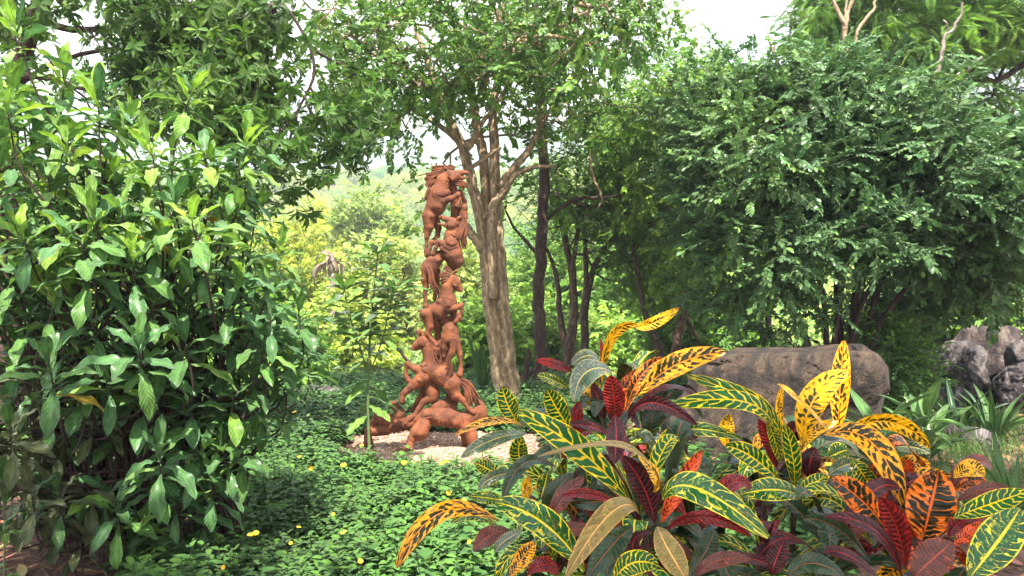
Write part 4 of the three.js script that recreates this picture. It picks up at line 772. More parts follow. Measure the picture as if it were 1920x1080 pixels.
function boulder(label, mat, spheres, seed, o = {}) {
  // a hull of chained spheres, faceted and pitted: [px, py, depth, r px]
  const D = spheres[0][2], pts = spheres.map(([x, y, d, r]) => { const p = P(x, y, d); return [p.x, p.y, p.z, r * d / F]; });
  const lo = [0, 1, 2].map((q) => Math.min(...pts.map((p) => p[q] - p[3])) - 0.2), hi = [0, 1, 2].map((q) => Math.max(...pts.map((p) => p[q] + p[3])) + 0.2), cell = o.cell ?? Math.max(0.018, (hi[0] - lo[0]) / 70);
  const f = field(lo, hi, cell);
  for (let i = 0; i < pts.length; i++) for (let j = i; j < pts.length; j++) if (j !== i || pts.length === 1) capsule(f, pts[i], pts[j], o.k ?? 0.12);
  const [nx, ny, nz] = f.n, R = (hi[0] - lo[0]) / 2, A = o.rough ?? 0.05, mid = [0, 1, 2].map((q) => (lo[q] + hi[q]) / 2), cr = rngOf(seed * 13), cuts = [];
  for (let k = 0; k < (o.cuts ?? 12); k++) { const u = cr() * 1.6 - 0.6, th = cr() * 6.283, s = Math.sqrt(Math.max(0, 1 - u * u)), nn = [s * Math.cos(th), u, s * Math.sin(th)]; let reach = -1e9; for (const p of pts) reach = Math.max(reach, (p[0] - mid[0]) * nn[0] + (p[1] - mid[1]) * nn[1] + (p[2] - mid[2]) * nn[2] + p[3]); cuts.push([...nn, reach * (0.78 + 0.2 * cr())]); }
  for (let z = 0, i = 0; z < nz; z++) for (let y = 0; y < ny; y++) for (let x = 0; x < nx; x++, i++) {
    if (Math.abs(f.d[i]) > 0.4) continue;
    const X = lo[0] + x * cell, Y = lo[1] + y * cell, Z = lo[2] + z * cell, w = 2.2 / Math.max(0.3, R);
    f.d[i] += A * (1.6 * n3(X * w + seed, Y * w, Z * w) + 0.9 * Math.abs(n3(X * w * 2.3, Y * w * 2.3 + seed, Z * w * 2.3)) + 0.35 * fbm3(X * 9, Y * 9, Z * 9 + seed, 3));
    for (const [q, w, e, h] of cuts) f.d[i] = Math.max(f.d[i], ((X - mid[0]) * q + (Y - mid[1]) * w + (Z - mid[2]) * e - h + 0.02 * n3(X * 3, Y * 3, Z * 3 + seed)) * 0.9);
    if (o.flatTop !== undefined) f.d[i] = Math.max(f.d[i], (Y - o.flatTop - 0.05 * n3(X * 1.4, 3, Z * 1.4 + seed) - (o.slope ?? 0) * (X - pts[0][0])) * 0.9);
    if (o.crack) { const c1 = Math.abs(n3(X * 0.9 + 3, Y * 1.6 + seed, Z * 0.9)), c2 = Math.abs(n3(X * 1.7, Y * 2.6, Z * 1.7 + 7 + seed)); f.d[i] += 0.035 * (1 - sstep(0, 0.025, c1)) + 0.02 * (1 - sstep(0, 0.03, c2)); }
    const pit = n3(X * 16 + seed, Y * 16, Z * 16); if (pit > 0.3) f.d[i] += (pit - 0.3) * 0.05 * (o.pits ?? 1);
  }
  const c = V((lo[0] + hi[0]) / 2, lo[1] + 0.2, (lo[2] + hi[2]) / 2);
  const m = shadowed(new THREE.Mesh(netsGeo(f, (g) => V(g[0], g[1], g[2]).sub(c)), mat));
  m.name = numbered('boulder'); m.position.copy(c); scene.add(m);
  return tag(m, label, 'boulder', null);
}
boulder('large smooth flat-topped brown boulder behind the colourful crotons', rockBrown, [[1368, 722, 7.5, 62], [1592, 708, 7.4, 52], [1330, 850, 7.3, 58], [1603, 850, 7.3, 46], [1475, 715, 7.45, 58], [1465, 850, 7.3, 58], [1290, 800, 7.4, 40], [1400, 720, 8.3, 66], [1580, 712, 8.2, 66]], 3, { rough: 0.045, cuts: 0, flatTop: P(1440, 664, 7.5).y, slope: 0.03, k: 0.1, cell: 0.022, pits: 0.8, crack: 1 });
boulder('low lichen-spotted grey boulder behind the flat-topped brown boulder', rockGrey, [[1480, 700, 9.4, 50], [1540, 710, 9.4, 45]], 5);
boulder('broad reddish boulder at the top of the pile, crossed by a crack', rockRed, [[1840, 652, 11.8, 42], [1895, 648, 11.8, 40], [1820, 680, 11.8, 45], [1890, 700, 11.9, 55]], 7);
boulder('rough pitted grey boulder at the left of the pile, below its top', rockGrey, [[1775, 670, 11.2, 38], [1805, 680, 11.1, 44], [1800, 720, 11.0, 50]], 9, { pits: 2 });
boulder('pinkish brown rounded boulder low at the left side of the pile', rockRed, [[1752, 705, 10.8, 34], [1775, 720, 10.7, 34]], 11);
boulder('white flecked boulder in the middle of the pile', rockGrey, [[1812, 710, 10.4, 26], [1826, 725, 10.3, 28], [1812, 752, 10.3, 28]], 13, { pits: 2.5 });
boulder('small reddish block wedged under the top boulder', rockRed, [[1858, 684, 10.9, 20], [1876, 690, 10.9, 20], [1850, 700, 10.9, 22]], 15);
boulder('black honeycombed lava boulder at the right edge', rockDark, [[1898, 730, 9.7, 36], [1932, 722, 9.7, 42], [1910, 755, 9.6, 32]], 17, { pits: 4, rough: 0.06 });
boulder('pale grey boulder above the black lava boulder, cut by the frame', rockGrey, [[1925, 680, 10.3, 34], [1945, 670, 10.3, 36], [1935, 720, 10.4, 36]], 19, { pits: 2 });
boulder('dark mottled boulder at the foot of the pile beside the bush', rockDark, [[1740, 752, 9.9, 34], [1780, 757, 9.8, 36], [1720, 762, 9.9, 26]], 21, { pits: 2 });
boulder('small upright stone under the lava boulder', rockRed, [[1852, 730, 9.9, 16], [1855, 760, 9.9, 16]], 23);
boulder('small smooth stone among the strappy leaves', rockRed, [[1782, 808, 7.6, 16], [1786, 820, 7.6, 17]], 25, { rough: 0.012 });
boulder('low dark clod of rock beside the small smooth stone', rockDark, [[1825, 822, 7.4, 26], [1848, 828, 7.4, 24]], 27, { rough: 0.02, pits: 2 });
boulder('dark grey stone in the ground cover behind the sapling', rockDark, [[590, 742, 10.6, 22], [640, 748, 10.6, 18], [560, 750, 10.6, 18]], 29);

// ---------------------------------------------------------------- ground cover with little yellow flowers
{
  const vein = tex(128, 256, (u, v) => { const x = Math.abs(u - 0.5) * 2, s = Math.abs(((v * 9 - x * 2.2) % 1 + 1) % 1 - 0.5); return 0.80 + 0.35 * (1 - sstep(0.02, 0.07, x)) + 0.10 * (1 - sstep(0.02, 0.12, s)) + 0.14 * (pfbm(u, v, 6, 3, 5) - 0.5); });
  const mat = leafMat(0.055, 0.145, 0.028, { t: 0.35, gloss: 0.4, gr: 0.36 });
  const clump = (seed) => {
    const r = rngOf(seed), mb = new MB();
    for (let s = 0; s < 3; s++) {
      const a = r() * 6.283, lean = 0.3 * r(), h = 0.11 + 0.12 * r(), base = V(0.05 * gauss(r), 0, 0.05 * gauss(r)), top = base.clone().add(V(Math.cos(a) * lean * h, h, Math.sin(a) * lean * h));
      mb.tube([base, top], [0.003, 0.002], 3, { color: [0.7, 0.5, 0.5] });
      for (let t = 0; t < 4; t++) { const q = 0.45 + 0.55 * t / 3, L = (0.095 - 0.018 * t) * (0.8 + 0.5 * r()); for (const sd of [0, Math.PI]) { const b = a + t * 1.57 + sd + 0.3 * gauss(r), up = 0.12 + 0.3 * t * 0.5; addLeaf(mb, base.clone().lerp(top, q), V(Math.cos(b), up + 0.25 * gauss(r), Math.sin(b)), V(0.35 * gauss(r), 1, 0.35 * gauss(r)), L, L * 0.5, { prof: (x) => oval(x) * (1 + 0.0 * x), fold: 0.25, curl: 0.35, shade: 0.75 + 0.45 * r(), tint: t === 3 ? [1.35, 1.25, 0.9] : [1, 1, 1], qs: [0.22, 0.5, 0.78] }); } }
    }
    return mb.geo(true);
  };
  const g = new THREE.Group(); g.name = 'ground_cover'; scene.add(g);
  tag(g, 'low green leafy ground cover with small yellow flowers over the glade floor', 'ground cover', null, 'stuff');
  const r = rngOf(601), places = [];
  const skip = (x, z) => {
    if (gravelEdge(x, z) < 1.0) return true;
    const px = 960 + x / -z * F, d = -z;
    if (px < 250 - (d - 4.2) * 30 && d < 6.2 && n3(x * 1.5, 1, z * 1.5) > -0.25 - 0.2 * (5 - d)) return true;     // bare soil under the big shrub
    if (Math.hypot(x + 0.02, z + 10.45) < 0.35) return true;
    return n3(x * 2.4, 8, z * 2.4) < -0.36;
  };
  for (let k = 0; k < 60000 && places.length < 11500; k++) {
    const d = 3.4 + Math.pow(r(), 1.15) * 9.6, px = -120 + r() * 1700, x = (px - 960) / F * d, z = -d;
    if (px > 1150 && d > 6.3) { if (r() < 0.75) continue; }
    if (px > 1050 && d < 4) continue;
    if (skip(x, z)) continue;
    const c = 0.85 + 0.3 * r() + 0.5 * n3(x * 1.1, 3, z * 1.1), w = Math.max(0, 0.3 * gauss(r) + 0.2);
    places.push({ p: V(x, terrain(x, z) - 0.01, z), dir: V(Math.cos(k * 2.4), 0.15 * gauss(r), Math.sin(k * 2.4)), s: (0.85 + 0.6 * r() * r()) * (1 + 0.55 * n3(x * 1.3, 6, z * 1.3)), c: new THREE.Color().setRGB(c * (1 + w * 0.6), c * (1 + w * 0.25), c) });
  }
  leavesFrom('leaves', [611, 612, 613, 614, 615].map(clump), mat, places, g, V(0, 0, 0), 'stuff');
  // the flowers: [px, py, size px] in the photograph
  const petalM = new THREE.MeshPhysicalMaterial({ color: new THREE.Color().setRGB(0.85, 0.48, 0.01), roughness: 0.9, transmission: 0.25, thickness: 0, side: THREE.DoubleSide }), eyeM = new THREE.MeshStandardMaterial({ color: new THREE.Color().setRGB(0.55, 0.24, 0.01), roughness: 0.9 });
  const petals = new MB(); for (let k = 0; k < 11; k++) { const a = k / 11 * 6.283 + 0.1 * gauss(r); addLeaf(petals, V(Math.cos(a) * 0.15, 0, Math.sin(a) * 0.15), V(Math.cos(a), 0.15 + 0.1 * gauss(r), Math.sin(a)), UPV, 0.85, 0.42, { prof: (q) => Math.pow(Math.sin(Math.PI * (0.12 + 0.82 * q)), 0.7), fold: 0.1, curl: 0.1, qs: [0.3, 0.7, 0.93] }); }
  const petalG = petals.geo(true), eyeG = new THREE.SphereGeometry(0.3, 10, 6); eyeG.scale(1, 0.5, 1);
  for (const [px, py, w] of [[470, 1002, 13], [480, 999, 11], [644, 998, 13], [560, 988, 9], [842, 948, 11], [842, 924, 11], [898, 959, 12], [828, 869, 9], [837, 864, 10], [757, 867, 10], [644, 872, 11], [583, 878, 10], [446, 852, 10], [676, 1052, 10], [418, 1064, 9], [880, 1016, 9], [870, 937, 8], [536, 766, 8], [552, 772, 8], [545, 1018, 7], [625, 964, 7], [561, 856, 8], [678, 835, 8]]) {
    const d = 1.33 * F / (py - 540), p = P(px, py, Math.min(d, 8.6)), f = new THREE.Group(); f.name = 'flower'; f.position.copy(p); f.rotation.set(0.55 + 0.3 * gauss(r), r() * 6, 0.3 * gauss(r)); const s = w * 0.5 * d / F * 1.1; f.scale.set(s, s, s);
    part('petals', petalG, petalM, f); part('flower_centre', eyeG, eyeM, f); g.add(f);
  }
}
// ---------------------------------------------------------------- big leaves: a sheet with a folded, waving blade
function bladeGeo(o) { // grows along +z, faces +y, length 1
  const mb = new MB(), nv = o.nv ?? 9, us = [-1, -0.5, 0, 0.5, 1], up = V(0, 1, 0), r = rngOf(o.seed), ph = r() * 6, vo = r(), bend = o.bend, W = o.w, rows = [];
  mb.tube([V(0, 0, -(o.petiole ?? 0.06)), V(0, 0, 0.02)], [0.012, 0.01], 4, {});
  for (let k = 0; k <= nv; k++) {
    const q = k / nv, ang = bend * q, z = bend ? Math.sin(ang) / bend : q, y = bend ? -(1 - Math.cos(ang)) / bend : 0, row = [];
    for (const u of us) {
      let w = o.prof(q) * W * 0.5; if (o.lobes) w *= 1 - o.lobes[0] * (0.5 + 0.5 * Math.cos(q * o.lobes[1] * 6.283 + (u > 0 ? 0.6 : 0)));
      const x = u * w, lift = Math.abs(u) * w * (o.fold ?? 0.25) + (o.wave ?? 0.03) * Math.sin(q * (o.waves ?? 14) + ph + (u > 0 ? 1.3 : 0)) * u * u;
      row.push(mb.v(V(x + (o.side ?? 0) * q * q, y + lift * Math.cos(ang), z + lift * Math.sin(ang)), up, (u + 1) / 2, q + vo));
    }
    rows.push(row);
  }
  for (let k = 0; k < nv; k++) for (let s = 0; s < 4; s++) { const [a, b, c, d] = [rows[k][s], rows[k][s + 1], rows[k + 1][s + 1], rows[k + 1][s]]; mb.tri(a, c, b); mb.tri(a, d, c); }
  return mb.geo(true);
}
const veinMap = tex(256, 512, (u, v) => { const x = Math.abs(u - 0.5) * 2, side = u > 0.5 ? 0.5 : 0, s = Math.abs(((v * 10 - x * 2.0 + side) % 1 + 1) % 1 - 0.5); const n = pfbm(u, v, 6, 4, 9); const k = 0.74 + 0.5 * (n - 0.5); const m = 1 - sstep(0.015, 0.05, x), l = (1 - sstep(0.015, 0.06, s)) * (1 - x * 0.7); const t = Math.max(m, l * 0.45); const sp = sstep(0.70, 0.76, pfbm(u, v, 9, 4, 77)) * 0.7, c = [mix(k, 1.0, t), mix(k, 0.98, t), mix(k, 0.72, t)]; return lerp3(c, [0.85, 0.55, 0.35], sp); });
const veinBump = tex(256, 512, (u, v) => { const x = Math.abs(u - 0.5) * 2, side = u > 0.5 ? 0.5 : 0, s = Math.abs(((v * 10 - x * 2.0 + side) % 1 + 1) % 1 - 0.5); return 0.5 + 0.35 * sstep(0, 0.5, s) - 0.3 * (1 - sstep(0.01, 0.06, x)); }, false);
const bigLeaf = (r, g, b, o = {}) => leafMat(r, g, b, { vc: false, map: veinMap, bump: veinBump, bs: 0.006, t: 0.32, gloss: 0.7, gr: 0.36, ...o });
const bl = { young: bigLeaf(0.46, 0.80, 0.07, { t: 0.45, gloss: 0.5 }), fresh: bigLeaf(0.27, 0.52, 0.07, { t: 0.42, gloss: 0.5 }), mid: bigLeaf(0.15, 0.345, 0.065, { gloss: 0.5 }), blue: bigLeaf(0.12, 0.31, 0.09), lime: bigLeaf(0.34, 0.55, 0.05, { t: 0.45, gloss: 0.4 }), mature: bigLeaf(0.10, 0.255, 0.06), olive: bigLeaf(0.16, 0.20, 0.07), yellow: bigLeaf(0.75, 0.50, 0.04), silver: bigLeaf(0.2, 0.3, 0.17, { gloss: 1, gr: 0.25 }) };
const shrubBlades = [1, 2, 3, 4, 5, 6].map((s) => bladeGeo({ seed: 700 + s, w: 0.26 + 0.03 * (s % 3), nv: 12, lobes: [0.12, 3.5], prof: (q) => 0.08 * (1 - q) + Math.pow(Math.sin(Math.PI * Math.pow(Math.min(1, q * 0.985 + 0.01), 1.5)), 0.95), bend: 0.35 + 0.18 * s, fold: 0.15 + 0.08 * (s % 4), wave: 0.03, waves: 13 + s, side: 0.05 * (s % 2 ? 1 : -1) }));
const youngBlades = [1, 2, 3].map((s) => bladeGeo({ seed: 720 + s, w: 0.30, nv: 12, lobes: [0.1, 3], prof: (q) => 0.08 * (1 - q) + Math.pow(Math.sin(Math.PI * Math.pow(Math.min(1, q * 0.985 + 0.01), 1.45)), 0.95), bend: -0.15 + 0.3 * s, fold: 0.45, wave: 0.035, waves: 16 + s }));
const _b = new THREE.Matrix4();
function blade(geo, mat, p, dir, up, s) { const z = dir.clone().normalize(); let x = up.clone().cross(z); if (x.lengthSq() < 1e-4) x = V(1, 0, 0); x.normalize(); const y = z.clone().cross(x); const m = new THREE.Matrix4().makeBasis(x, y, z).scale(V(s, s, s)).setPosition(p); return { geo, mat, m, p, s }; }
function placeBlades(list, parent, most, eye) { // the ones that show largest as parts, the rest as one part
  const origin = parent.position;
  list.forEach((b) => { b.k = b.s / b.p.distanceTo(eye) * (1 - (b.hid ?? 0)); });
  list.sort((a, b) => b.k - a.k);
  list.slice(0, most).forEach((b) => { const m = part('leaf', b.geo, b.mat, parent); b.m.setPosition(b.p.clone().sub(origin)); b.m.decompose(m.position, m.quaternion, m.scale); });
  const rest = new Map(); list.slice(most).forEach((b) => { const g = b.geo.clone(); b.m.setPosition(b.p.clone().sub(origin)); g.applyMatrix4(b.m); if (!rest.has(b.mat)) rest.set(b.mat, []); rest.get(b.mat).push(g); });
  for (const [mat, gs] of rest) { const m = part('foliage', mergeGeometries(gs), mat, parent); m.userData.kind = 'stuff'; }
}
function inside(poly, x, y) { let c = false; for (let i = 0, j = poly.length - 1; i < poly.length; j = i++) { const [xi, yi] = poly[i], [xj, yj] = poly[j]; if ((yi > y) !== (yj > y) && x < (xj - xi) * (y - yi) / (yj - yi) + xi) c = !c; } return c; }

// ---------------------------------------------------------------- the large-leaved shrub at the left
{
  const base = P(250, 1000, 4.6).setY(0), t = thing('large_leaved_shrub', 'tall bright green shrub with big wavy leaves in whorls filling the left side', 'shrub', base);
  const r = rngOf(801), tips = [], stems = new MB();
  const fixed = [[35, 70, 4.0, 1.15], [120, 160, 4.2, 1.05], [185, 200, 4.0, 1.1], [355, 185, 4.3, 1.05], [460, 280, 4.2, 1], [285, 290, 4.0, 1], [15, 215, 3.7, 1], [230, 240, 4.2, 1], [325, 395, 3.9, 1], [130, 290, 3.9, 1], [405, 330, 4.2, 1], [520, 480, 4.6, 0.9], [250, 500, 3.7, 1], [440, 560, 4.0, 1], [560, 590, 4.4, 0.9], [260, 660, 3.6, 1.05], [95, 700, 3.5, 1], [370, 860, 4.0, 0.95], [110, 935, 3.9, 0.9], [300, 860, 3.7, 1], [45, 450, 3.7, 1], [180, 420, 3.7, 1], [540, 700, 4.3, 0.9], [480, 400, 4.3, .9], [455, 840, 4.1, 0.9], [400, 905, 4.0, 0.9], [500, 765, 4.3, 0.9], [330, 930, 4.0, 0.9], [470, 720, 4.1, 0.9], [220, 960, 3.9, 0.9], [150, 1000, 4.0, 0.9], [60, 930, 3.8, 0.9], [280, 1000, 4.1, 0.85], [420, 850, 4.0, 0.9], [380, 960, 4.2, 0.85], [20, 820, 3.8, 0.9]];
  for (const [px, py, d, s] of fixed) tips.push([px, py, d, s, true]);
  const poly = [[-90, 130], [10, 110], [80, 210], [150, 210], [200, 270], [270, 320], [340, 260], [400, 290], [440, 320], [470, 330], [460, 420], [510, 520], [560, 600], [580, 680], [545, 740], [470, 790], [430, 850], [410, 890], [330, 900], [230, 960], [150, 990], [60, 960], [-10, 880], [-90, 900]];
  for (let k = 0; k < 4000 && tips.length < 240; k++) { const px = -90 + r() * 690, py = 110 + r() * 890; if (!inside(poly, px, py)) continue; const u = (px - 230) / 350, v = (py - 560) / 450, bulge = Math.sqrt(Math.max(0, 1 - u * u * 0.8 - v * v * 0.5)); const d = 4.75 - bulge * 1.15 + Math.pow(r(), 0.7) * 0.95; if (tips.some(([x, y, e]) => Math.hypot(x - px, y - py) < 34 && Math.abs(e - d) < 0.35)) continue; tips.push([px, py, d, 0.85 + 0.3 * r(), false]); }
  const list = [], core = V(base.x, 1.0, base.z);
  const feet = [0, 1, 2, 3, 4, 5, 6, 7].map((k) => P(90 + k * 52 + 20 * gauss(r), 1000 - 12 * Math.abs(k - 3.5), 4.5 + 0.25 * gauss(r)).setY(-0.02));
  tips.forEach(([px, py, d, s, fx]) => {
    const p = P(px, py, d), foot = feet[Math.floor(r() * feet.length)], out = p.clone().sub(core).setY(0).multiplyScalar(0.22);
    const dir = V(out.x, 0.75 + 0.25 * r() - 0.2 * sstep(600, 950, py), out.z).add(V(gauss(r), 0, gauss(r)).multiplyScalar(0.25)).normalize();
    const mid = foot.clone().lerp(p, 0.5).add(V(0.1 * gauss(r), 0.1, 0.1 * gauss(r))); mid.x = mix(foot.x, p.x, 0.35); mid.z = mix(foot.z, p.z, 0.35);
    const under = p.clone().addScaledVector(dir, -0.3), path = smoothPath([foot, mid, under, p], 4);
    stems.tube(path, lerpList([0.013, 0.009, 0.006, 0.004], path.length), 5, { origin: base, tile: 0.2 });
    const ht = sstep(640, 330, py), n = 8 + Math.floor(r() * 4);
    for (let k = 0; k < n + (fx ? 3 : 0); k++) {
      const q = k / n, az = k * 2.4 + r() * 0.5, elev = mix(-0.15, 1.15, Math.pow(q, 1.4)) + 0.2 * gauss(r) - 0.25 * sstep(650, 950, py), a = Math.cos(az), b = Math.sin(az);
      const ex = V(1, 0, 0).addScaledVector(dir, -dir.x).normalize(), ez = dir.clone().cross(ex), flat = ex.clone().multiplyScalar(a).addScaledVector(ez, b);
      const ld = flat.clone().multiplyScalar(Math.cos(elev)).addScaledVector(dir, Math.sin(elev)), up = dir.clone().multiplyScalar(Math.cos(elev)).addScaledVector(flat, -Math.sin(elev));
      const inner = q > 0.72 || k >= n, y = r();
      const mat = inner && ht > 0.25 && y < 0.5 + 0.4 * ht ? (y < 0.45 * ht ? bl.young : bl.fresh) : y < 0.004 ? bl.yellow : py > 700 && px < 190 && y < 0.75 ? bl.olive : ht > 0.5 ? (y < 0.12 ? bl.lime : y < 0.42 ? bl.fresh : y < 0.8 ? bl.mid : bl.blue) : y < 0.12 ? bl.fresh : y < 0.5 ? bl.mid : y < 0.72 ? bl.blue : bl.mature;
      const L = (inner ? 0.17 + 0.05 * r() : 0.21 + 0.08 * r()) * s;
      const B = blade(inner ? youngBlades[Math.floor(r() * 3)] : shrubBlades[Math.floor(r() * 6)], mat, p.clone().addScaledVector(dir, (q - 0.9) * 0.12), ld, up.add(V(0.2 * gauss(r), 0.25, 0.2 * gauss(r))), L);
      B.hid = (d - 3.4) * 0.25; list.push(B);
    }
  });
  part('stems', stems.geo(), barkDark, t);
  placeBlades(list, t, 300, camera.position);
}
// a seedling of the same kind at the left edge and the yellowing leaf
{
  const p = P(8, 1000, 4.1), b = p.clone().setY(0), t = thing('seedling', 'small bright seedling with a few big leaves at the lower left corner', 'plant', b), mb = new MB(), r = rngOf(830), list = [];
  mb.tube([b, p], [0.006, 0.004], 5, { origin: b }); part('stem', mb.geo(), stemGreen, t);
  for (let k = 0; k < 8; k++) { const a = k * 2.4; list.push(blade(shrubBlades[k % 6], k % 2 ? bl.fresh : bl.mid, p, V(Math.cos(a), 0.1 + 0.05 * k, Math.sin(a)), V(-Math.cos(a) * 0.2, 1, 0), 0.13 + 0.03 * r())); }
  placeBlades(list, t, 20, camera.position);
}
// ---------------------------------------------------------------- the lone sapling in front of the sculpture
{
  const D = 6.45, base = P(693, 850, D).setY(0), t = thing('sapling', 'slender sapling with long lobed leaves standing left of the sculpture', 'sapling', base), r = rngOf(841), mb = new MB(), list = [];
  const geos = [1, 2, 3, 4].map((s) => bladeGeo({ seed: 850 + s, nv: 16, w: 0.34, prof: (q) => 0.06 * (1 - q) + Math.pow(Math.sin(Math.PI * Math.pow(Math.min(1, q * 0.98 + 0.01), 1.2)), 0.9), bend: 0.25 * s, fold: 0.3, lobes: [0.35, 4], wave: 0.02, waves: 12 }));
  const stems = [[[693, 862], [690, 760], [692, 680], [695, 600], [703, 530], [708, 478]], [[689, 700], [672, 640], [658, 600], [646, 545]], [[697, 690], [716, 640], [728, 590], [738, 550]]];
  stems.forEach((s, i) => {
    const pts = smoothPath(s.map(([x, y], k) => P(x, y, D + (i === 1 ? 0.12 : i === 2 ? -0.15 : i === 3 ? -0.3 : 0) * k / 3)), 5); if (!i) pts[0].copy(base);
    mb.tube(pts, lerpList(i ? [0.008, 0.004] : [0.014, 0.010, 0.006], pts.length), 6, { origin: base });
    pts.forEach((p, k) => {
      const q = k / (pts.length - 1); if (q < (i ? 0.3 : 0.14)) return;
      const m = k === pts.length - 1 ? 7 : i || q > 0.4 ? 2 : (k % 2 ? 2 : 1), dir = pts[Math.min(k + 1, pts.length - 1)].clone().sub(pts[k - 1]).normalize();
      for (let j = 0; j < m; j++) { const a = k * 2.1 + j * (m > 2 ? 2.4 : 3.14) + 0.4 * gauss(r), up = (m > 2 ? 0.5 + 0.12 * j : 0.25) - (q < 0.35 && !i ? 0.55 : 0); const d = V(Math.cos(a), up, Math.sin(a)); list.push(blade(geos[Math.floor(r() * 4)], r() < 0.25 ? bl.silver : r() < 0.4 ? bl.fresh : bl.mid, p.clone(), d, V(-Math.cos(a) * up, 1, -Math.sin(a) * up).add(V(0.4 * gauss(r), 0, 0.4 * gauss(r))), (0.25 + 0.08 * r()) * (m > 2 ? 0.9 : 1))); }
    });
  });
  part('stem', mb.geo(), stemGreen, t); placeBlades(list, t, 200, camera.position);
}

// ---------------------------------------------------------------- crotons: leaf patterns
function crotonTex(o) { return tex(192, 640, (u, v) => {
  const U = (u - 0.5) * 2, x = Math.abs(U), sd = U > 0 ? 0.5 : 0, wob = 0.5 * (pn(u * 5, v * 14, 70, o.seed) - 0.5);
  const s = (((v * o.n - Math.pow(x, 1.25) * 1.25 + sd + wob * 1.3) % 1) + 1) % 1, dv = Math.abs(s - 0.5) * 2;             // 1 on a side vein
  const fine = pfbm(u, v * 3.3 % 1, 14, 3, o.seed + 2), blot = pfbm(u, v * 2 % 1, 5, 4, o.seed + 5);
  const mid = 1 - sstep(o.mid * 0.6, o.mid, x + 0.03 * (fine - 0.5)), zone = pfbm(u, (v * 1.5) % 1, 3, 3, o.seed + 9), wd = o.lat * (0.25 + 1.5 * sstep(0.3, 0.75, zone)), lat = sstep(1 - wd * (1.1 - 0.5 * x) - 0.28 * (fine - 0.5), 1 - wd * 0.4, dv) * sstep(0.0, 0.1, wd), edge = sstep(0.9, 0.97, x + 0.12 * (fine - 0.5)) * o.edge;
  const patch = sstep(1 - o.patch, 1 - o.patch + 0.05, blot * 0.72 + 0.2 * dv + 0.12 * fine + 0.06 * x);
  let k = lerp3(o.base, o.base2 ?? o.base, clamp(blot * 1.6 - 0.35));
  k = lerp3(k, o.vein, clamp(Math.max(lat * (o.latA ?? 0.9), patch, edge)));
  k = lerp3(k, o.midc ?? o.vein, mid);
  k = lerp3(k, [0.34, 0.22, 0.12], sstep(0.7, 0.74, pfbm(u, (v * 2) % 1, 7, 4, o.seed + 30)) * 0.6);
  const g = 0.86 + 0.28 * fine; return [k[0] * g, k[1] * g, k[2] * g];
}); }
const crotonBump = tex(128, 512, (u, v) => { const U = (u - 0.5) * 2, x = Math.abs(U), sd = U > 0 ? 0.5 : 0, s = (((v * 14 - Math.pow(x, 1.25) * 1.25 + sd) % 1) + 1) % 1; return 0.3 + 0.55 * Math.sin(Math.PI * s) * sstep(0.02, 0.2, x) + 0.12 * (pfbm(u, v, 8, 3, 4) - 0.5) - 0.3 * (1 - sstep(0.02, 0.08, x)); }, false);
const crotonMat = (o, gloss = 0.28, gr = 0.22) => new THREE.MeshPhysicalMaterial({ map: crotonTex(o), bumpMap: crotonBump, bumpScale: 0.004, roughness: 0.48, specularIntensity: 0.35, clearcoat: gloss, clearcoatRoughness: gr, side: THREE.DoubleSide });
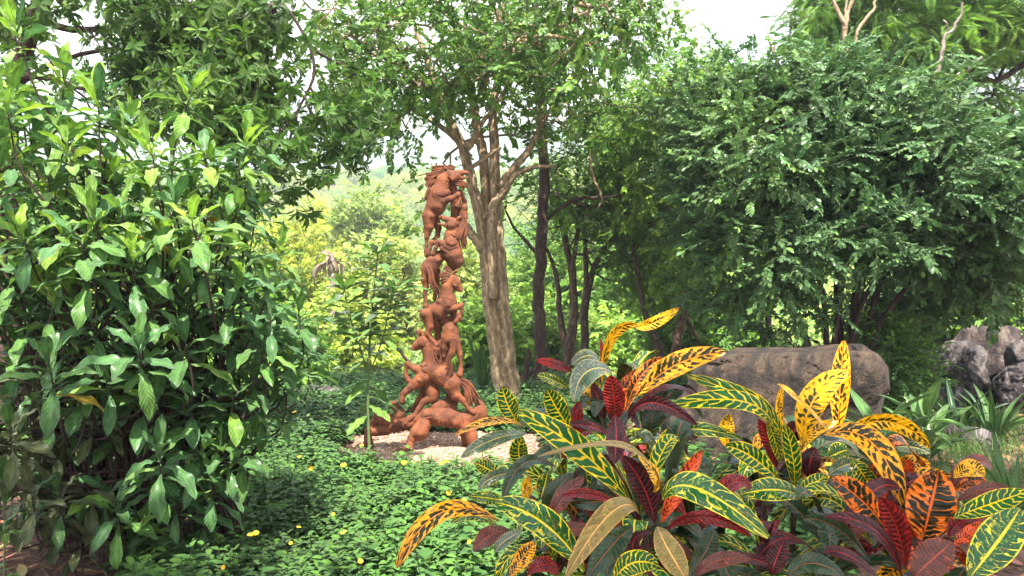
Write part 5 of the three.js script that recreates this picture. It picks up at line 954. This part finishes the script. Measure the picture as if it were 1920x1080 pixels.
const gold = [0.96, 0.79, 0.10], C = {
  gy: crotonMat({ seed: 1, n: 11, mid: 0.09, lat: 0.26, edge: 1, patch: 0.33, base: [0.05, 0.29, 0.08], base2: [0.12, 0.41, 0.13], vein: gold }),
  gy2: crotonMat({ seed: 11, n: 10, mid: 0.10, lat: 0.2, edge: 1, patch: 0.28, base: [0.05, 0.27, 0.09], base2: [0.11, 0.39, 0.14], vein: [0.96, 0.84, 0.14] }, 0.55, 0.2),
  yg: crotonMat({ seed: 2, n: 13, mid: 0.09, lat: 0.6, edge: 1, patch: 0.54, base: [0.16, 0.19, 0.04], base2: [0.45, 0.34, 0.06], vein: [0.98, 0.70, 0.06], midc: [0.97, 0.66, 0.12] }),
  yd: crotonMat({ seed: 12, n: 12, mid: 0.07, lat: 0.36, edge: 0.9, patch: 0.47, base: [0.13, 0.15, 0.05], base2: [0.20, 0.20, 0.06], vein: [0.96, 0.63, 0.07], midc: [0.96, 0.56, 0.10] }),
  dk: crotonMat({ seed: 3, n: 11, mid: 0.07, lat: 0.2, edge: 0.4, patch: 0.40, base: [0.11, 0.13, 0.05], base2: [0.20, 0.16, 0.08], vein: [0.93, 0.45, 0.09], midc: [0.90, 0.40, 0.10] }),
  mr: crotonMat({ seed: 4, n: 12, mid: 0.07, lat: 0.09, edge: 0.3, patch: 0.15, base: [0.13, 0.05, 0.06], base2: [0.22, 0.06, 0.08], vein: [0.66, 0.13, 0.14], midc: [0.72, 0.16, 0.17], latA: 0.6 }),
  rd: crotonMat({ seed: 5, n: 14, mid: 0.05, lat: 0.2, edge: 0.5, patch: 0.36, base: [0.27, 0.05, 0.05], base2: [0.36, 0.07, 0.06], vein: [0.64, 0.11, 0.08], midc: [0.70, 0.14, 0.10] }),
  or: crotonMat({ seed: 6, n: 15, mid: 0.06, lat: 0.4, edge: 0.8, patch: 0.5, base: [0.28, 0.10, 0.05], base2: [0.50, 0.13, 0.06], vein: [0.90, 0.33, 0.10], midc: [0.93, 0.35, 0.14] }),
  ol: crotonMat({ seed: 7, n: 14, mid: 0.09, lat: 0.10, edge: 0.8, patch: 0.1, base: [0.42, 0.36, 0.16], base2: [0.56, 0.49, 0.22], vein: [0.86, 0.60, 0.30], midc: [0.90, 0.66, 0.36] }, 0.4, 0.4),
  pg: crotonMat({ seed: 8, n: 15, mid: 0.06, lat: 0.07, edge: 0.6, patch: 0.1, base: [0.20, 0.30, 0.22], base2: [0.27, 0.37, 0.28], vein: [0.85, 0.72, 0.35], latA: 0.7 }, 1, 0.22),
  dg: crotonMat({ seed: 9, n: 12, mid: 0.06, lat: 0.08, edge: 0.3, patch: 0.16, base: [0.06, 0.17, 0.07], base2: [0.09, 0.24, 0.09], vein: [0.55, 0.32, 0.14], latA: 0.6 }, 0.5, 0.25),
  br: crotonMat({ seed: 10, n: 13, mid: 0.06, lat: 0.1, edge: 0.3, patch: 0.26, base: [0.30, 0.13, 0.09], base2: [0.38, 0.20, 0.14], vein: [0.66, 0.26, 0.16] }, 0.5, 0.4),
};
const crotonProf = (q) => q < 0.03 ? 0.05 : 0.03 + Math.pow(Math.sin(Math.PI * Math.pow(clamp((q - 0.02) / 0.98), 1.12) * 0.985 + 0.02), 0.62);
// leaf along a curve base - mid - tip with half width hw and blade normal nrm
function crotonLeaf(b, m, t, W, nrm, seed, o = {}) {
  const ctrl = m.clone().multiplyScalar(2).addScaledVector(b, -0.5).addScaledVector(t, -0.5), c = new THREE.QuadraticBezierCurve3(b, ctrl, t), mb = new MB(), N = 16, r = rngOf(seed), ph = r() * 6, us = [-1, -0.62, -0.25, 0, 0.25, 0.62, 1], rows = [], flip = r() < 0.5, vs = 0.85 + 0.25 * r(), vo = r(), fold = (o.fold ?? 0.3) + 0.15 * gauss(r), wave = 0.10 + 0.08 * r(), tw = (o.twist ?? 0.25) * gauss(r);
  for (let k = 0; k <= N; k++) {
    const q = k / N, p = c.getPoint(q), tg = c.getTangent(q).normalize(), s0 = tg.clone().cross(nrm).normalize(), n0 = s0.clone().cross(tg), a = tw * (q - 0.4), s = s0.clone().multiplyScalar(Math.cos(a)).addScaledVector(n0, Math.sin(a)), n = s.clone().cross(tg), w = W * 0.5 * crotonProf(q);
    rows.push(us.map((u) => mb.v(p.clone().addScaledVector(s, u * w).addScaledVector(n, Math.abs(u) * w * fold - u * u * w * fold * 0.45 + wave * w * u * u * Math.sin(q * 11 + ph + (u > 0 ? 1.7 : 0)) + 0.04 * W * Math.sin(q * 7 + ph)), n, flip ? 1 - (u + 1) / 2 : (u + 1) / 2, q * vs + vo)));
  }
  for (let k = 0; k < N; k++) for (let i = 0; i + 1 < us.length; i++) { const A = rows[k][i], B = rows[k][i + 1], Cc = rows[k + 1][i + 1], D = rows[k + 1][i]; mb.tri(A, B, Cc); mb.tri(A, Cc, D); }
  return mb.geo(true);
}
const E = V(0, EYE, 0), sc = 2.077;
const X3 = (x, y) => [840 + x / sc, 560 + y / sc], X4 = (x, y) => [1360 + x / sc, 560 + y / sc];
function croton(label, base, apexes, leaves, cv, fills, seed) {
  const t = thing('croton', label, 'croton', base, null), r = rngOf(seed), stems = new MB();
  const loc = (g) => { g.translate(-base.x, -base.y, -base.z); return g; };
  apexes.forEach(([px, py, d]) => { const p = P(px, py, d), mid = base.clone().lerp(p, 0.5).add(V(0.08 * gauss(r), 0, 0.08 * gauss(r))); const path = smoothPath([base.clone().add(V(0.04 * gauss(r), 0, 0.04 * gauss(r))), mid, p], 6); stems.tube(path, lerpList([0.018, 0.012, 0.006], path.length), 7, { origin: base, tile: 0.2 }); });
  part('stems', stems.geo(), barkBrown, t);
  leaves.forEach(([bx, by, mx, my, tx, ty, w, type, d, dd = 0, roll = 0, fold], i) => {
    const b = P(...cv(bx, by), d), m = P(...cv(mx, my), d - dd * 0.6), e = P(...cv(tx, ty), d - dd), tg = e.clone().sub(b).normalize(), view = E.clone().sub(m).normalize();
    let n = view.addScaledVector(tg, -view.dot(tg)).normalize(); n.add(V(0, 0.35, 0)).normalize(); n.applyAxisAngle(tg, roll);
    part('leaf', loc(crotonLeaf(b, m, e, w / sc * d / F * 0.84 / Math.max(0.45, Math.cos(roll)), n, seed * 100 + i, { fold })), C[type], t);
  });
  fills.forEach(([px, py, d, n, L, pal, lift = 0.3], fi) => {
    const p0 = P(px, py, d);
    for (let k = 0; k < n; k++) {
      const az = k * 2.4 + 0.5 * gauss(r), q = k / n, elev = mix(-0.3, 1.0, q) + 0.25 * gauss(r) + lift * 0.2, len = L * (0.75 + 0.4 * r());
      const dir = V(Math.cos(az) * Math.cos(elev), Math.sin(elev), Math.sin(az) * Math.cos(elev)); if (dir.z > 0.2) dir.z *= 0.45;
      const b = p0.clone().add(V(0, -0.12 * (1 - q), 0)), m = b.clone().addScaledVector(dir, len * 0.55).add(V(0, 0.03, 0)), e = b.clone().addScaledVector(dir, len * 0.95).add(V(0, -0.12 * len * (1.6 - q) - 0.03, 0));
      const n0 = UPV.clone().multiplyScalar(0.9).addScaledVector(V(dir.x, 0, dir.z), -0.5 * Math.sin(elev)).add(V(0.3 * gauss(r), 0, 0.3 * gauss(r) + 0.2));
      part('leaf', loc(crotonLeaf(b, m, e, 0.045 + 0.022 * r(), n0.normalize(), seed * 1000 + fi * 50 + k)), C[pal[Math.floor(r() * pal.length)]], t);
    }
  });
  return t;
}
const dark = ['mr', 'dg', 'dg', 'dg', 'gy2', 'gy', 'rd', 'mr'], mixd = ['gy', 'dg', 'gy2', 'mr', 'pg', 'yd'];
// [base x y, middle x y, tip x y, width, pattern, depth, how much nearer the tip is, roll, fold]
croton('tall croton with dark red centre leaves and one twisted yellow leaf on top', P(1200, 760, 2.25).setY(0), [[1155, 770, 2.25], [1180, 860, 2.2]], [
  [600, 330, 640, 150, 745, 103, 40, 'yg', 2.3, 0.05, 0.7, 0.1], [725, 108, 800, 95, 900, 36, 52, 'yg', 2.25, 0.06, 0.2],
  [590, 330, 602, 240, 590, 155, 26, 'rd', 2.4, 0, 0.6], [485, 285, 420, 258, 345, 240, 46, 'rd', 2.3, 0.05], [640, 285, 540, 285, 488, 402, 100, 'pg', 2.12, 0.12, -0.3], [590, 240, 540, 222, 482, 258, 62, 'pg', 2.35, 0.05], [475, 352, 410, 318, 347, 298, 46, 'gy2', 2.28, 0.08],
  [480, 515, 425, 430, 385, 352, 98, 'gy', 2.2, 0.04], [652, 480, 648, 390, 632, 300, 96, 'rd', 2.1, 0.04], [650, 450, 655, 540, 648, 642, 88, 'mr', 2.05, 0.10, 0, 0.15], [690, 445, 745, 310, 835, 230, 62, 'dk', 2.2, 0.0, 0.2], [735, 380, 880, 262, 1080, 208, 104, 'yd', 2.2, 0.1], [700, 470, 800, 405, 970, 492, 58, 'mr', 2.15, 0.1, 0.3],
  [520, 545, 500, 470, 515, 400, 56, 'rd', 2.2, 0, 0.3], [560, 415, 555, 380, 590, 330, 80, 'yg', 2.35], [610, 470, 590, 400, 560, 330, 60, 'mr', 2.3], [790, 560, 800, 450, 850, 350, 96, 'dg', 2.35], [700, 560, 560, 500, 480, 490, 44, 'mr', 2.15, 0.06, 0.5], [800, 600, 920, 510, 1140, 545, 60, 'gy2', 2.3, 0.05, 0.4], [800, 560, 900, 540, 1000, 520, 44, 'mr', 2.35, 0, 0.4], [1085, 580, 1085, 520, 1095, 450, 70, 'yg', 2.7], [690, 420, 720, 330, 800, 290, 70, 'or', 2.3],
  [700, 640, 830, 620, 920, 590, 90, 'gy', 2.35, 0.02, 0.4], [660, 380, 700, 320, 780, 265, 50, 'dk', 2.3],
], X3, [[1155, 775, 2.35, 12, 0.31, dark], [1150, 830, 2.35, 10, 0.28, mixd], [1210, 800, 2.45, 10, 0.31, dark]], 31);
croton('low wide croton in front with the biggest green and yellow veined leaves', P(1200, 970, 1.9).setY(0), [[1212, 985, 1.9], [1160, 1000, 1.95], [1040, 1000, 2.0]], [
  [275, 485, 235, 420, 212, 343, 90, 'gy', 2.1, 0.02], [300, 500, 180, 478, 22, 532, 44, 'yd', 2.05, 0.1, 0.6], [310, 525, 180, 548, 52, 618, 66, 'pg', 2.0, 0.1, -0.1], [715, 795, 505, 585, 268, 438, 118, 'gy', 1.85, 0.08], [300, 660, 275, 600, 290, 535, 84, 'gy', 2.1, 0.02], [825, 745, 690, 575, 350, 618, 46, 'ol', 1.8, 0.1, 0.9, 0.1], [800, 755, 805, 690, 740, 610, 50, 'yg', 1.82, 0, 0.8],
  [420, 655, 300, 640, 212, 785, 66, 'dg', 1.95, 0.08, 0.2], [290, 680, 190, 690, 118, 742, 56, 'pg', 2.0, 0.06, 0.1], [395, 865, 410, 770, 490, 680, 92, 'dg', 1.95, 0], [400, 870, 445, 780, 530, 695, 76, 'br', 1.9], [805, 875, 765, 740, 680, 612, 98, 'mr', 1.85, 0.02],
  [530, 1060, 380, 880, 182, 795, 138, 'gy2', 1.65, 0.06], [748, 840, 640, 830, 460, 1085, 100, 'ol', 1.62, 0.14, -0.1, 0.15], [720, 890, 640, 960, 545, 1085, 112, 'dg', 1.72, 0.05], [835, 785, 960, 735, 1250, 930, 128, 'gy2', 1.65, 0.12, 0, 0.2], [830, 875, 900, 740, 990, 590, 74, 'or', 1.8, 0.02], [815, 890, 860, 980, 930, 1095, 112, 'ol', 1.62, 0.10, 0, 0.2], [850, 900, 1000, 850, 1180, 925, 52, 'rd', 1.75, 0.06, 0.5], [640, 1100, 720, 1030, 818, 1040, 110, 'gy', 1.65, 0.03], [310, 1078, 370, 1035, 430, 1075, 70, 'rd', 1.7], [240, 1085, 290, 1010, 340, 950, 76, 'yd', 1.9], [100, 985, 150, 930, 232, 900, 84, 'br', 1.95, 0.0], [180, 990, 220, 945, 285, 905, 56, 'pg', 1.9],
  [200, 868, -20, 830, -200, 1048, 86, 'yd', 1.85, 0.12, 0.1], [200, 890, 100, 845, 10, 875, 52, 'gy2', 1.9, 0.05, 0.3], [200, 690, 150, 660, 105, 640, 70, 'gy', 2.15], [80, 770, 150, 775, 220, 790, 60, 'gy2', 2.1], [310, 790, 305, 740, 320, 690, 50, 'yg', 2.05], [360, 780, 375, 730, 390, 670, 74, 'gy2', 2.05], [680, 810, 560, 765, 440, 768, 48, 'rd', 1.85, 0, 0.3], [700, 800, 590, 790, 480, 800, 90, 'dg', 1.9], [800, 905, 720, 960, 800, 1085, 60, 'mr', 1.8], [960, 1085, 1050, 1020, 1180, 1015, 64, 'br', 1.7, 0.0, 0.3], [560, 880, 480, 900, 400, 880, 70, 'br', 1.85], [930, 1090, 1000, 990, 1040, 900, 90, 'dg', 1.8],
], X3, [[1250, 930, 2.15, 12, 0.31, ['dg', 'gy2', 'dg', 'mr']], [1150, 1020, 1.95, 12, 0.28, ['dg', 'dg', 'gy2', 'br']], [1200, 960, 2.0, 14, 0.31, dark], [1100, 980, 2.05, 12, 0.24, mixd], [1040, 1020, 2.0, 10, 0.22, dark], [1300, 1000, 2.0, 10, 0.29, dark], [1060, 900, 2.25, 8, 0.24, mixd]], 32);
croton('golden croton with upright yellow leaves in front of the flat-topped boulder', P(1480, 860, 2.35).setY(0), [[1492, 830, 2.35], [1440, 880, 2.3]], [
  [440, 530, 447, 350, 462, 163, 84, 'yd', 2.4, 0], [300, 560, 345, 395, 472, 282, 124, 'yg', 2.3, 0.02], [412, 520, 300, 405, 205, 332, 32, 'yg', 2.2, 0.05, 0.9, 0.1], [215, 540, 120, 410, -150, 300, 80, 'gy', 2.25, 0.12], [190, 505, 70, 400, -225, 420, 92, 'gy', 2.2, 0.1, 0.1], [465, 520, 650, 480, 796, 583, 66, 'yg', 2.2, 0.1, 0.6], [385, 530, 570, 560, 692, 805, 116, 'yd', 2.15, 0.12, 0, 0.2], [620, 592, 710, 575, 800, 602, 46, 'pg', 2.3, 0.02, 0.5], [270, 738, 262, 610, 228, 490, 72, 'gy', 2.25, 0.02], [290, 600, 340, 520, 440, 480, 60, 'yg', 2.35], [560, 620, 590, 570, 560, 520, 60, 'yg', 2.4],
  [310, 772, 190, 745, 60, 762, 104, 'gy2', 2.1, 0.05], [215, 718, 110, 620, 0, 572, 94, 'gy', 2.15, 0.04], [285, 835, 330, 740, 400, 690, 82, 'gy', 2.15, 0], [490, 620, 540, 690, 600, 765, 84, 'gy', 2.2, 0.03], [200, 660, 170, 560, 130, 470, 60, 'rd', 2.35], [250, 560, 270, 520, 300, 480, 90, 'mr', 2.4], [330, 700, 330, 640, 350, 580, 90, 'mr', 2.35], [240, 550, 210, 440, 225, 340, 36, 'yg', 2.35, 0, 0.4], [160, 470, 190, 540, 215, 640, 50, 'gy', 2.3], [400, 620, 440, 600, 480, 590, 90, 'gy2', 2.3], [400, 690, 460, 650, 520, 640, 70, 'pg', 2.2],
], X4, [[1490, 850, 2.45, 14, 0.26, ['mr', 'yd', 'dg', 'gy', 'br', 'rd']], [1440, 900, 2.4, 10, 0.26, dark], [1560, 900, 2.4, 8, 0.24, mixd]], 33);
croton('orange croton at the lower right with fiery red and brown blotched leaves', P(1720, 980, 2.0).setY(0), [[1715, 1010, 2.0], [1690, 990, 2.05], [1830, 1030, 1.95]], [
  [640, 915, 535, 790, 418, 700, 124, 'dk', 2.0, 0.04], [765, 945, 800, 810, 830, 672, 205, 'dk', 1.95, 0.02, 0, 0.2], [700, 1045, 668, 890, 598, 775, 104, 'rd', 1.85, 0.03], [890, 855, 1030, 800, 1180, 752, 100, 'gy', 1.85, 0.05], [950, 1090, 1050, 960, 1150, 818, 175, 'gy2', 1.65, 0.02, 0, 0.2], [735, 1090, 800, 1020, 885, 950, 150, 'br', 1.7, 0.02], [890, 700, 950, 660, 1012, 690, 80, 'yg', 2.1, 0.0, 0.2], [885, 965, 960, 910, 1040, 875, 64, 'or', 1.85, 0], [690, 1085, 580, 900, 385, 850, 66, 'mr', 1.85, 0.04, 0.2], [560, 1020, 430, 890, 300, 858, 74, 'dg', 1.9, 0.04], [715, 710, 715, 660, 705, 625, 48, 'or', 2.1], [900, 790, 1000, 745, 1110, 740, 56, 'br', 2.0, 0, 0.2], [640, 800, 720, 700, 880, 690, 70, 'yd', 2.15, 0, 0.3], [650, 640, 720, 640, 800, 650, 70, 'yd', 2.25, 0, 0.3], [880, 760, 960, 710, 1020, 720, 50, 'dk', 2.1, 0, 0.3], [870, 930, 930, 860, 1040, 850, 80, 'rd', 1.9], [600, 1090, 480, 1000, 380, 990, 60, 'mr', 1.8, 0, 0.3], [240, 1090, 330, 1030, 460, 1080, 90, 'dg', 1.75], [0, 1030, 80, 1010, 180, 1040, 46, 'mr', 1.8, 0, 0.4], [180, 1080, 200, 1010, 230, 940, 90, 'mr', 1.95], [560, 850, 520, 880, 500, 960, 60, 'br', 2.0], [600, 720, 590, 680, 640, 640, 70, 'dk', 2.2],
], X4, [[1600, 960, 2.2, 12, 0.29, ['dg', 'mr', 'gy2', 'dg']], [1760, 940, 2.2, 10, 0.27, ['dk', 'dg', 'br']], [1715, 1000, 2.1, 14, 0.24, ['dk', 'rd', 'or', 'mr', 'br', 'yd']], [1640, 1000, 2.1, 10, 0.29, dark], [1820, 1000, 2.0, 10, 0.24, ['or', 'gy2', 'br', 'dg']], [1560, 1020, 2.05, 10, 0.29, dark], [1430, 1020, 2.05, 8, 0.24, dark]], 34);

// ---------------------------------------------------------------- strappy plants at the right
const strapM = bigLeaf(0.12, 0.26, 0.065, { gloss: 0.6 }), strapD = bigLeaf(0.055, 0.15, 0.05, { gloss: 0.9 }), strapL = bigLeaf(0.17, 0.33, 0.08, { gloss: 0.6 });
const strapProf = (q) => Math.pow(Math.sin(Math.PI * Math.pow(q * 0.93 + 0.065, 0.8)), 0.8);
function strappy(name, label, category, px, py, d, n, L, W, mats, seed, o = {}) {
  const base = P(px, py, d); base.y = terrain(base.x, base.z); const t = thing(name, label, category, base), r = rngOf(seed), list = [];
  const geos = [0.2, 0.7, 1.2, 1.7].map((b, i) => bladeGeo({ seed: seed + i, nv: 10, w: W / L, prof: o.prof ?? strapProf, bend: b * (o.bend ?? 1), fold: 0.5, wave: 0.01, waves: 8 }));
  if (o.cane) { const mb = new MB(); for (let k = 0; k < o.cane; k++) { const a = k / o.cane * 6.28, top = base.clone().add(V(Math.cos(a) * 0.1, L * 1.1, Math.sin(a) * 0.1)); mb.tube([base, top], [0.008, 0.005], 5, { origin: base }); } part('stems', mb.geo(), stemGreen, t); }
  for (let k = 0; k < n; k++) { const az = k * 2.4 + 0.4 * gauss(r), el = mix(o.el?.[0] ?? 0.5, o.el?.[1] ?? 1.4, r()), p = base.clone().add(V(Math.cos(az) * 0.05, o.cane ? L * (0.2 + 0.9 * k / n) : 0.01, Math.sin(az) * 0.05)), dir = V(Math.cos(az) * Math.cos(el), Math.sin(el), Math.sin(az) * Math.cos(el)); list.push(blade(geos[Math.floor(r() * 4)], mats[Math.floor(r() * mats.length)], p, dir, V(-Math.cos(az) * Math.sin(el), Math.cos(el), -Math.sin(az) * Math.sin(el)), L * (0.75 + 0.45 * r()))); }
  placeBlades(list, t, 80, camera.position);
}
strappy('ginger_plant', 'light green ginger-like plant with broad pointed leaves right of the boulder', 'plant', 1735, 860, 6.6, 20, 0.46, 0.10, [strapL, strapM], 901, { cane: 2, el: [0.3, 1.2], bend: 0.7 });
strappy('ginger_plant', 'pointed-leaf plant rising between golden croton and the boulder side', 'plant', 1645, 860, 6.2, 18, 0.46, 0.095, [strapL, strapM], 902, { cane: 2, el: [0.4, 1.2], bend: 0.7 });
strappy('strap_leaf_plant', 'dark strap-leaved clump with shiny arching leaves below the rock pile', 'plant', 1795, 805, 8.2, 28, 0.62, 0.06, [strapD, strapM], 903, {});
strappy('strap_leaf_plant', 'second dark strappy clump, directly under the black lava boulder', 'plant', 1865, 820, 7.8, 26, 0.58, 0.06, [strapD, strapM], 904, {});
strappy('lily_clump', 'tall clump of long arching bright leaves at the right edge', 'plant', 1900, 930, 5.2, 34, 0.6, 0.045, [strapM, strapL], 905, { el: [0.6, 1.45] });
strappy('lily_clump', 'smaller arching lily clump left of the tall one at the edge', 'plant', 1845, 950, 5.0, 24, 0.5, 0.045, [strapM, strapL], 906, { el: [0.4, 1.3] });
strappy('strap_leaf_plant', 'thin-leaved plant in front of the mottled boulder beside the ginger', 'plant', 1690, 815, 8.0, 16, 0.34, 0.04, [strapD], 907, {});
strappy('sword_leaf_plant', 'stiff upright sword-leaved plant beside the pale twin trunk', 'plant', 905, 745, 11.4, 8, 0.75, 0.09, [strapM], 908, { el: [1.25, 1.5], bend: 0.1 });
strappy('sword_leaf_plant', 'single dark pointed upright leaf in the ground cover behind the sapling', 'plant', 632, 735, 10.8, 2, 0.3, 0.10, [strapD], 909, { el: [1.35, 1.5], bend: 0.1 });
{ // thin grass round the strappy plants
  const mb = new MB(), r = rngOf(921); for (let k = 0; k < 14; k++) { const a = r() * 6.28; addLeaf(mb, V(0.04 * gauss(r), 0, 0.04 * gauss(r)), V(Math.cos(a) * 0.6, 0.8 + r(), Math.sin(a) * 0.6), V(0, 0.3, 0).add(V(-Math.cos(a), 0.5, -Math.sin(a))), 0.16 + 0.1 * r(), 0.007, { prof: (q) => 1 - 0.7 * q, curl: 0.8 * r(), fold: 0.2, qs: [0.35, 0.7], shade: 0.8 + 0.4 * r() }); }
  const g = new THREE.Group(); g.name = 'grass'; scene.add(g); tag(g, 'thin green grass growing around the stones and strappy plants at right', 'grass', null, 'stuff'); const pl = [];
  for (let k = 0; k < 420; k++) { const d = 4.6 + r() * 4.5, px = 1600 + r() * 380, x = (px - 960) / F * d, z = -d; pl.push({ p: V(x, terrain(x, z) - 0.005, z), dir: V(Math.cos(k), 0, Math.sin(k)), s: 0.7 + 0.7 * r(), c: new THREE.Color().setRGB(0.9 + 0.5 * r(), 1, 0.8) }); }
  leavesFrom('blades', [mb.geo(true)], leafMat(0.07, 0.15, 0.035), pl, g, V(0, 0, 0), 'stuff');
}
{ // leaf litter on the bare soil
  const mb = new MB(), r = rngOf(931); addLeaf(mb, V(0, 0.01, -0.5), V(0, 0.05, 1), V(0.2, 1, 0), 1, 0.42, { prof: oval, curl: -0.25, fold: 0.3, qs: [0.2, 0.45, 0.75] });
  const g = new THREE.Group(); g.name = 'leaf_litter'; scene.add(g); tag(g, 'dry brown fallen leaves lying on the bare soil', 'leaf litter', null, 'stuff'); const pl = [];
  for (let k = 0; k < 2600; k++) { const d = 3.6 + r() * 8, px = -200 + r() * 2300, x = (px - 960) / F * d, z = -d; if (gravelEdge(x, z) < 1 && r() < 0.93) continue; pl.push({ p: V(x, terrain(x, z) + 0.008, z), dir: V(Math.cos(k), 0.15 * gauss(r), Math.sin(k)), up: V(0.4 * gauss(r), 1, 0.4 * gauss(r)), s: 0.05 + 0.08 * r(), c: new THREE.Color().setRGB(0.18 + 0.2 * r(), 0.10 + 0.09 * r(), 0.05 + 0.04 * r()) }); }
  leavesFrom('leaves', [mb.geo(true)], new THREE.MeshStandardMaterial({ color: 0xffffff, roughness: 0.9, side: THREE.DoubleSide }), pl, g, V(0, 0, 0), 'stuff');
}

{ // a dried palm down in the valley
  const b = P(625, 560, 22), t = thing('dead_palm', 'dried palm with drooping straw-coloured leaves down the slope behind the sapling', 'palm', b), r = rngOf(941), mb = new MB(), top = P(622, 478, 22), list = [];
  mb.tube(smoothPath([b.clone().setY(b.y - 1.5), b, top], 4), lerpList([0.12, 0.09, 0.07], 9), 7, { origin: b }); part('trunk', mb.geo(), barkGrey, t);
  const dry = bigLeaf(0.42, 0.33, 0.24, { gloss: 0.1 }), geos = [1.4, 1.9, 2.3].map((q, i) => bladeGeo({ seed: 950 + i, nv: 8, w: 0.22, prof: strapProf, bend: q, fold: 0.5, wave: 0.02, waves: 10 }));
  for (let k = 0; k < 16; k++) { const a = k * 2.4, el = 0.5 * gauss(r); list.push(blade(geos[Math.floor(r() * 3)], dry, top.clone().add(V(0.1 * gauss(r), -0.3 * r(), 0.1 * gauss(r))), V(Math.cos(a) * Math.cos(el), Math.sin(el) * 1.6, Math.sin(a) * Math.cos(el)), V(0.5 * gauss(r), 1, 0.5 * gauss(r)), 0.35 + 0.6 * r())); }
  placeBlades(list, t, 20, camera.position);
}
bareSnag('dead_stump', 'dark broken stump beside the foot of the pale twin trunk', 11.4, [[[978, 750, 6], [984, 705, 5.5], [993, 655, 4]], [[982, 715, 4], [1003, 690, 3.4], [1006, 650, 2.4]]], barkDark);
bareSnag('fallen_branch', 'dark stick slanting up behind the raised foreleg of the galloping horse', 9.2, [[[820, 745, 3.4], [790, 712, 3.2], [757, 668, 3], [730, 638, 1.6]], [[765, 678, 2], [742, 690, 1.2]]], barkDark);

// ---------------------------------------------------------------- the tree behind the viewer whose crown shades the crotons, the boulder and the near ground
tree('shade_tree', 'broad tree behind the viewer that shades the crotons', 'tree', {
  base: V(2.6, 0, 3.2), seed: 240, bark: barkBrown, leaf: leafOlive, sprays: SP.bush, n: 1150, per: 3, size: 1.6, tipR: 0.006, gap: -0.12, freq: 0.9, bf: 0.3, step: 0.5, jitter: 0.3,
  limbs: [{ pts: [V(2.6, -0.1, 3.2), V(2.5, 2.5, 3.1), V(2.3, 4.6, 2.6), V(2.2, 6.4, 1.8)], rad: [0.22, 0.17, 0.13, 0.06], sides: 10, from: 0.5 }, { pts: [V(2.5, 3.6, 2.9), V(3.6, 5.2, 1.2), V(4.6, 6.2, -0.8)], rad: [0.1, 0.08, 0.04], sides: 7 }, { pts: [V(2.4, 4.2, 2.7), V(0.6, 5.8, 2.2), V(-1.6, 6.6, 1.6)], rad: [0.1, 0.08, 0.04], sides: 7 }],
  at: [[2.6, 6.8, 2.2, 2.4, 1.0, 1.7], [4.2, 6.6, 0.0, 2.2, 0.9, 1.6], [3.6, 6.6, -1.9, 1.8, 0.8, 1.2], [0.4, 6.8, 2.2, 1.8, 0.9, 1.2], [-1.9, 6.8, 1.2, 1.7, 0.9, 1.4]],
});

renderer.render(scene, camera);
